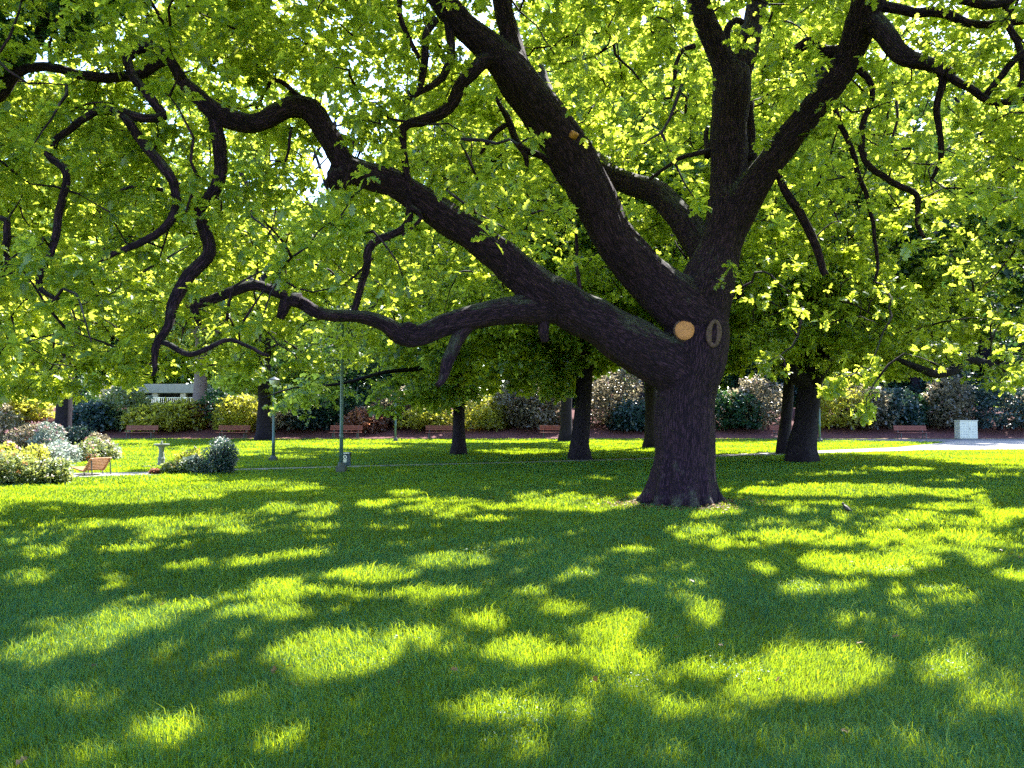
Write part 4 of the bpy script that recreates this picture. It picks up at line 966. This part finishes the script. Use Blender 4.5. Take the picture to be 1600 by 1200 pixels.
# ------------------------------------------------------------------ white cabinet
q = G(1506, 686.5); cb = empty('utility_cabinet', (q.x, q.y - .3, .004)); cb.scale = (.80, 1, 1); tag(cb, 'white two-door cabinet with small louvre slots at the foot of the bank', 'cabinet')
bm = bmesh.new(); box(bm, -.74, .74, -.28, .32, .0, .06, .01); build('plinth', bm, M_cabd, cb)
bm = bmesh.new(); box(bm, -.76, .76, -.28, .34, .06, 1.26, .015); build('body', bm, M_cab, cb)
bm = bmesh.new(); box(bm, -.79, .79, -.34, .37, 1.263, 1.31, .012); build('roof', bm, M_cab, cb)
for s, x0, x1 in ((0, -.745, -.008), (1, .008, .745)):
    bm = bmesh.new(); box(bm, x0, x1, -.305, -.283, .075, 1.25, .006); dr = build('door', bm, M_cab, cb)
    for r_ in range(6):
        for c_ in range(3):
            bm = bmesh.new()
            if r_ == 5 and c_ == 1 and s == 0: box(bm, x0 + .2, x0 + .5, -.312, -.307, 1.07, 1.09)
            elif r_ < 5 and not (s == 1 and c_ == 0):
                xx = x0 + .13 + c_ * .22; box(bm, xx - .045, xx + .045, -.312, -.307, .16 + r_ * .18, .185 + r_ * .18)
            else: bm.free(); continue
            build('louvre', bm, M_cabd, dr)
    if s:
        bm = bmesh.new(); box(bm, x0 + .06, x0 + .10, -.33, -.307, .68, .80, .004); build('handle', bm, M_cabd, dr)
# ------------------------------------------------------------------ birds
def bird(px, py, s, rz, label):
    q = G(px, py); r = empty('bird', (q.x, q.y, .03), rz); r.scale = (.75, 1.3, 1.15); tag(r, label, 'bird')
    bm = bmesh.new(); ln = [(-.13, .055, .010, .004), (-.09, .062, .022, .010), (-.04, .075, .036, .032), (.0, .085, .040, .040), (.04, .098, .036, .038), (.065, .122, .024, .026), (.08, .145, .024, .024), (.098, .147, .018, .018), (.108, .145, .006, .006)]
    rings = []
    for x, z, wy, wz in ln: rings.append([bm.verts.new((x * s, wy * s * math.cos(t), (z + wz * math.sin(t)) * s)) for t in np.linspace(0, 2 * math.pi, 13)[:-1]])
    for a, b in zip(rings[:-1], rings[1:]):
        for k in range(12): bm.faces.new((a[k], a[(k + 1) % 12], b[(k + 1) % 12], b[k]))
    bm.faces.new(rings[0][::-1]); bm.faces.new(rings[-1]); bmesh.ops.recalc_face_normals(bm, faces=bm.faces)
    build('body', bm, M_birdb, r, True)
    bm = bmesh.new(); bar(bm, (.104 * s, 0, .146 * s), (.13 * s, 0, .140 * s), .006 * s, .007 * s); build('beak', bm, M_beak, r)
    for sy in (-1, 1):
        bm = bmesh.new(); bar(bm, (0, sy * .018 * s, .05 * s), (.01 * s, sy * .018 * s, 0), .005 * s, .005 * s); bar(bm, (-.012 * s, sy * .018 * s, .002), (.035 * s, sy * .018 * s, .002), .01 * s, .004 * s); build('leg', bm, M_beak, r)
bird(1323, 806, .95, 2.2, 'small black bird standing on the lawn right of the oak trunk')
bird(305, 703, .9, 3.0, 'distant tiny dark bird on the far lawn behind the small flower bed')
# ------------------------------------------------------------------ things on the terrace behind the bank
def W(px, d): return (px - 800) / F * d
def ZZ(py, d): return P(800, py, d).z
D = 78.0
pv = empty('garden_pavilion', (W(290, D), D, 2.28)); tag(pv, 'low pavilion with a long white fascia and dark open front above the bank', 'building')
hx = W(392, D) - W(290, D); lx = W(186, D) - W(290, D)
bm = bmesh.new(); box(bm, lx, hx, 0, 5, ZZ(614, D) - 2.28, ZZ(600, D) - 2.28, .03); build('roof', bm, M_wall, pv)
bm = bmesh.new(); box(bm, lx + .3, hx - .3, 3.5, 4, -.1, ZZ(614, D) - 2.285, 0); build('rear_wall', bm, M_shade, pv)
for px in (192, 240, 284, 338, 386):
    x = W(px, D) - W(290, D); bm = bmesh.new(); box(bm, x - .28, x + .28, .25, .75, -.1, ZZ(614, D) - 2.285, .02); build('column', bm, M_stonewarm, pv)
D2 = 74.0
bw = empty('brick_building', (W(70, D2), D2, 2.28)); tag(bw, 'brick and stone building front at the far left above the bank', 'building')
bm = bmesh.new(); box(bm, W(-80, D2) - W(70, D2), W(24, D2) - W(70, D2), 0, 4, -.1, ZZ(625, D2) - 2.28); build('wall', bm, M_brick, bw)
bm = bmesh.new(); box(bm, W(-82, D2) - W(70, D2), W(25, D2) - W(70, D2), -.1, 4.1, ZZ(625, D2) - 2.278, ZZ(612, D2) - 2.28); build('cornice', bm, M_wall, bw)
bm = bmesh.new(); box(bm, W(108, D2) - W(70, D2), W(146, D2) - W(70, D2), 0, 4, ZZ(641, D2) - 2.28, ZZ(600, D2) - 2.28); build('stone_front', bm, M_stonewarm, bw)
bm = bmesh.new(); box(bm, W(110, D2) - W(70, D2), W(144, D2) - W(70, D2), -.05, 4, -.1, ZZ(641, D2) - 2.285); build('brick_base', bm, M_brick, bw)
for px in (117, 132):
    x = W(px, D2) - W(70, D2); bm = bmesh.new(); box(bm, x - .22, x + .22, -.03, .1, ZZ(628, D2) - 2.28, ZZ(606, D2) - 2.28); build('window', bm, M_shade, bw)
# stair wall with railing
D3 = 69.0
sw = empty('stair_wall', (W(255, D3), D3, 2.2)); tag(sw, 'pale sloping stair wall with a thin railing left of the pale trunk', 'wall')
bm = bmesh.new(); xa, xb = W(230, D3) - W(255, D3), W(281, D3) - W(255, D3)
pts = [(xa, -.5), (xb, -.5), (xb, ZZ(634, D3) - 2.2), (xa, ZZ(647, D3) - 2.2)]
f_ = [bm.verts.new((x, 0, z)) for x, z in pts]; k_ = [bm.verts.new((x, .3, z)) for x, z in pts]
bm.faces.new(f_); bm.faces.new(k_[::-1])
for i in range(4): bm.faces.new((f_[i], k_[i], k_[(i + 1) % 4], f_[(i + 1) % 4]))
bmesh.ops.recalc_face_normals(bm, faces=bm.faces); build('wall', bm, M_wall, sw)
def railing(name, px0, px1, d, label, zb=2.25, h=1.05, step=.18, m=M_rail, slope=0.0):
    x0, x1 = W(px0, d), W(px1, d); r = empty(name, ((x0 + x1) / 2, d, zb)); tag(r, label, 'railing')
    hw_ = (x1 - x0) / 2; bm = bmesh.new()
    bar(bm, (-hw_, 0, h), (hw_, 0, h + slope), .05, .05); bar(bm, (-hw_, 0, .12), (hw_, 0, .12 + slope), .04, .04)
    build('rail', bm, m, r)
    bm = bmesh.new(); n = int(2 * hw_ / step)
    for i in range(n + 1):
        x = -hw_ + 2 * hw_ * i / n; s = slope * i / n; box(bm, x - .012, x + .012, -.012, .012, .14 + s, h - .02 + s)
    build('balusters', bm, m, r); 
    n = max(2, int(2 * hw_ / 2.2))
    for i in range(n):
        x = -hw_ + 2 * hw_ * (i + .5) / n; bm = bmesh.new(); box(bm, x - .035, x + .035, -.06, -.02, -.1, h + .06); build('post', bm, m, r)
    return r
railing('railing', 228, 310, 71.5, 'white vertical bar railing under the pavilion roof')
railing('railing', 735, 790, 68.6, 'pale vertical bar railing at the top of the bank beside the slim trunk')
railing('railing', 395, 610, 70.0, 'long white railing behind the hollies left of centre')

# ------------------------------------------------------------------ grass
def grass(n_near, n_far):
    def sample(n, d0, d1, pw):
        u = rng.random(n); e = 2 - pw
        d = (d0 ** e + u * (d1 ** e - d0 ** e)) ** (1 / e)
        x = (rng.random(n) * 2 - 1) * (d * .74 + .6); return np.stack([x, d], 1)
    A = np.concatenate([sample(n_near, 3.0, 9.0, 1.3), sample(n_far, 9.0, 27.0, 1.3), sample(190000, 27.0, 53.6, 1.0)]); A = A[rng.permutation(len(A))]
    # tufts: every blade belongs to a randomly placed centre
    nc = len(A) // 9; ctr = np.repeat(A[:nc], 9, 0); h1 = np.repeat(rng.random(nc), 9)
    A = ctr + rng.normal(size=ctr.shape) * (.018 + .004 * ctr[:, 1:2]) * (.6 + rng.random((len(ctr), 1)))
    px, py, _ = proj(np.column_stack([A, np.zeros(len(A))]))
    k = (py > np.interp(px, [p[0] for p in NEAR], [p[1] for p in NEAR]) + .8) | ((py < np.interp(px, [p[0] for p in FAR], [p[1] for p in FAR]) - .2) & ((px < 1290) | (py > np.interp(px, [1290, 1400, 1480, 1500], [687.4, 689.7, 691, 800]))))
    k &= np.hypot(A[:, 0] - oak_root.x, A[:, 1] - oak_root.y) > .80 + .10 * np.sin(A[:, 0] * 7 + A[:, 1] * 3) + .08 * np.sin(A[:, 0] * 40)
    A, h1 = A[k], h1[k]
    n = len(A); d = A[:, 1]
    big = .5 + .5 * np.sin(A[:, 0] * 1.9 + 2 * np.sin(A[:, 1] * 1.1)) * np.sin(A[:, 1] * 2.3 + 1.4 * np.sin(A[:, 0] * 1.7))
    H = (.042 + .030 * big + .026 * h1) * rng.uniform(.55, 1.3, n)
    tall = rng.random(n) < .012; H[tall] *= 1.7
    Wd = np.maximum(.0044, .0010 * d) * rng.uniform(.7, 1.3, n)
    th = rng.random(n) * 2 * math.pi
    side = np.stack([np.cos(th), np.sin(th) * .6, 0 * th], 1)
    # lean outwards from tuft and with a common swirl
    sw_ = A[:, 0] * .8 + np.sin(A[:, 1] * .9) * 2
    ln = np.stack([rng.normal(size=n) * .45 + .25 * np.cos(sw_), rng.normal(size=n) * .45 + .25 * np.sin(sw_), np.zeros(n)], 1)
    z = fz(A[:, 0], A[:, 1]); b = np.column_stack([A, z - .004])
    up = np.array([0, 0, 1.0])
    p1 = b + (up * .55 + ln * .22) * H[:, None]; p2 = b + (up * .85 + ln * .95) * H[:, None]
    w2 = side * Wd[:, None] * .5
    V = np.stack([b - w2, b + w2, p1 - w2 * .8, p1 + w2 * .8, p2], 1).reshape(-1, 3)
    T0 = np.array([(0, 1, 3), (0, 3, 2), (2, 3, 4)]); T = (T0[None] + (np.arange(n) * 5)[:, None, None]).reshape(-1, 3)
    tint = np.clip(.5 * rng.random(n) + .30 * h1 + .25 * big, 0, 1)
    dry = rng.random(n) < .02; tint[dry] = 1
    me = mesh_np('grass', V, T, {'rnd': np.repeat(tint, 5)})
    o = link('grass', me, M_grass); tag(o, 'fresh green uncut grass blades covering the lawn', 'grass', None, 'stuff')
grass(290000, 330000)
def soil_patch():
    bm = bmesh.new(); q = oak_root; c0 = bm.verts.new((q.x - .1, q.y, float(fz(q.x, q.y)) + .012)); rg = []
    for k in range(64):
        a = k * 2 * math.pi / 64; r_ = .92 + .10 * math.sin(3 * a + 1) + .07 * math.sin(7 * a) + .05 * math.sin(13 * a) + (.35 if 2.7 < a < 3.9 else 0) * math.sin((a - 2.7) / 1.2 * math.pi)
        x, y = q.x + r_ * math.cos(a), q.y + r_ * math.sin(a); rg.append(bm.verts.new((x, y, float(fz(x, y)) + .006)))
    for k in range(64): bm.faces.new((c0, rg[k], rg[(k + 1) % 64]))
    o = build('soil', bm, plain('bare_soil', (0.045, 0.026, 0.022), .95, .5, 9.0, .6)); tag(o, kind='structure')
soil_patch()
# clover and fallen leaves in the turf
n = 16000; pc = np.column_stack([rng.uniform(-5.5, 5.5, 90), rng.uniform(3.2, 9.5, 90)]); j = rng.integers(0, 90, n)
pos = np.column_stack([pc[j] + rng.normal(size=(n, 2)) * .14, rng.uniform(.018, .050, n)])
V, T, Rr = leaves(pos, np.column_stack([rng.normal(size=(n, 2)), rng.normal(size=n) * .3]), rng.uniform(.010, .020, n), T_CHEAP, .5)
o = link('clover', mesh_np('clover', V, T, {'rnd': Rr}), leaf_mat('clover_leaf', (.02, .12, .045), (.25, .42, .02), .4, .05, .4)); tag(o, 'small clover leaves growing in patches through the grass', 'clover', None, 'stuff')
n = 240; pos = np.column_stack([rng.uniform(-9, 10, n), 3.4 + 13 * rng.random(n) ** 1.3, rng.uniform(.03, .065, n)])
V, T, Rr = leaves(pos, np.column_stack([rng.normal(size=(n, 2)), rng.normal(size=n) * .4]), rng.uniform(.03, .06, n), T_MID, .6)
o = link('fallen_leaves', mesh_np('fallen_leaves', V, T, {'rnd': Rr}), leaf_mat('brown_leaf', (.16, .09, .04), (.2, .12, .04), .3, .05, .4)); tag(o, 'scattered small brown fallen leaves caught in the lawn', 'fallen leaves', None, 'stuff')
# fallen leaf litter and loose bark at the foot of the oak
lp = oak_root; n = 700
a = rng.random(n) * 6.28; r_ = .66 + np.abs(rng.normal(size=n)) * .35
pos = np.column_stack([lp.x - .12 + np.cos(a) * r_ * 1.15, lp.y - .1 + np.sin(a) * r_, np.full(n, .0)]); pos[:, 2] = fz(pos[:, 0], pos[:, 1]) + .015 + rng.random(n) * .03
V, T, R = leaves(pos, np.column_stack([rng.normal(size=(n, 2)), np.zeros(n)]), np.full(n, .07), T_MID, .5)
o = link('leaf_litter', mesh_np('leaf_litter', V, T, {'rnd': R}), leaf_mat('dry_leaf', (.20, .13, .07), (.2, .12, .05), .3, .03, .4)); tag(o, 'dry brown leaves lying round the foot of the oak', 'leaf litter', None, 'stuff')
print('done')
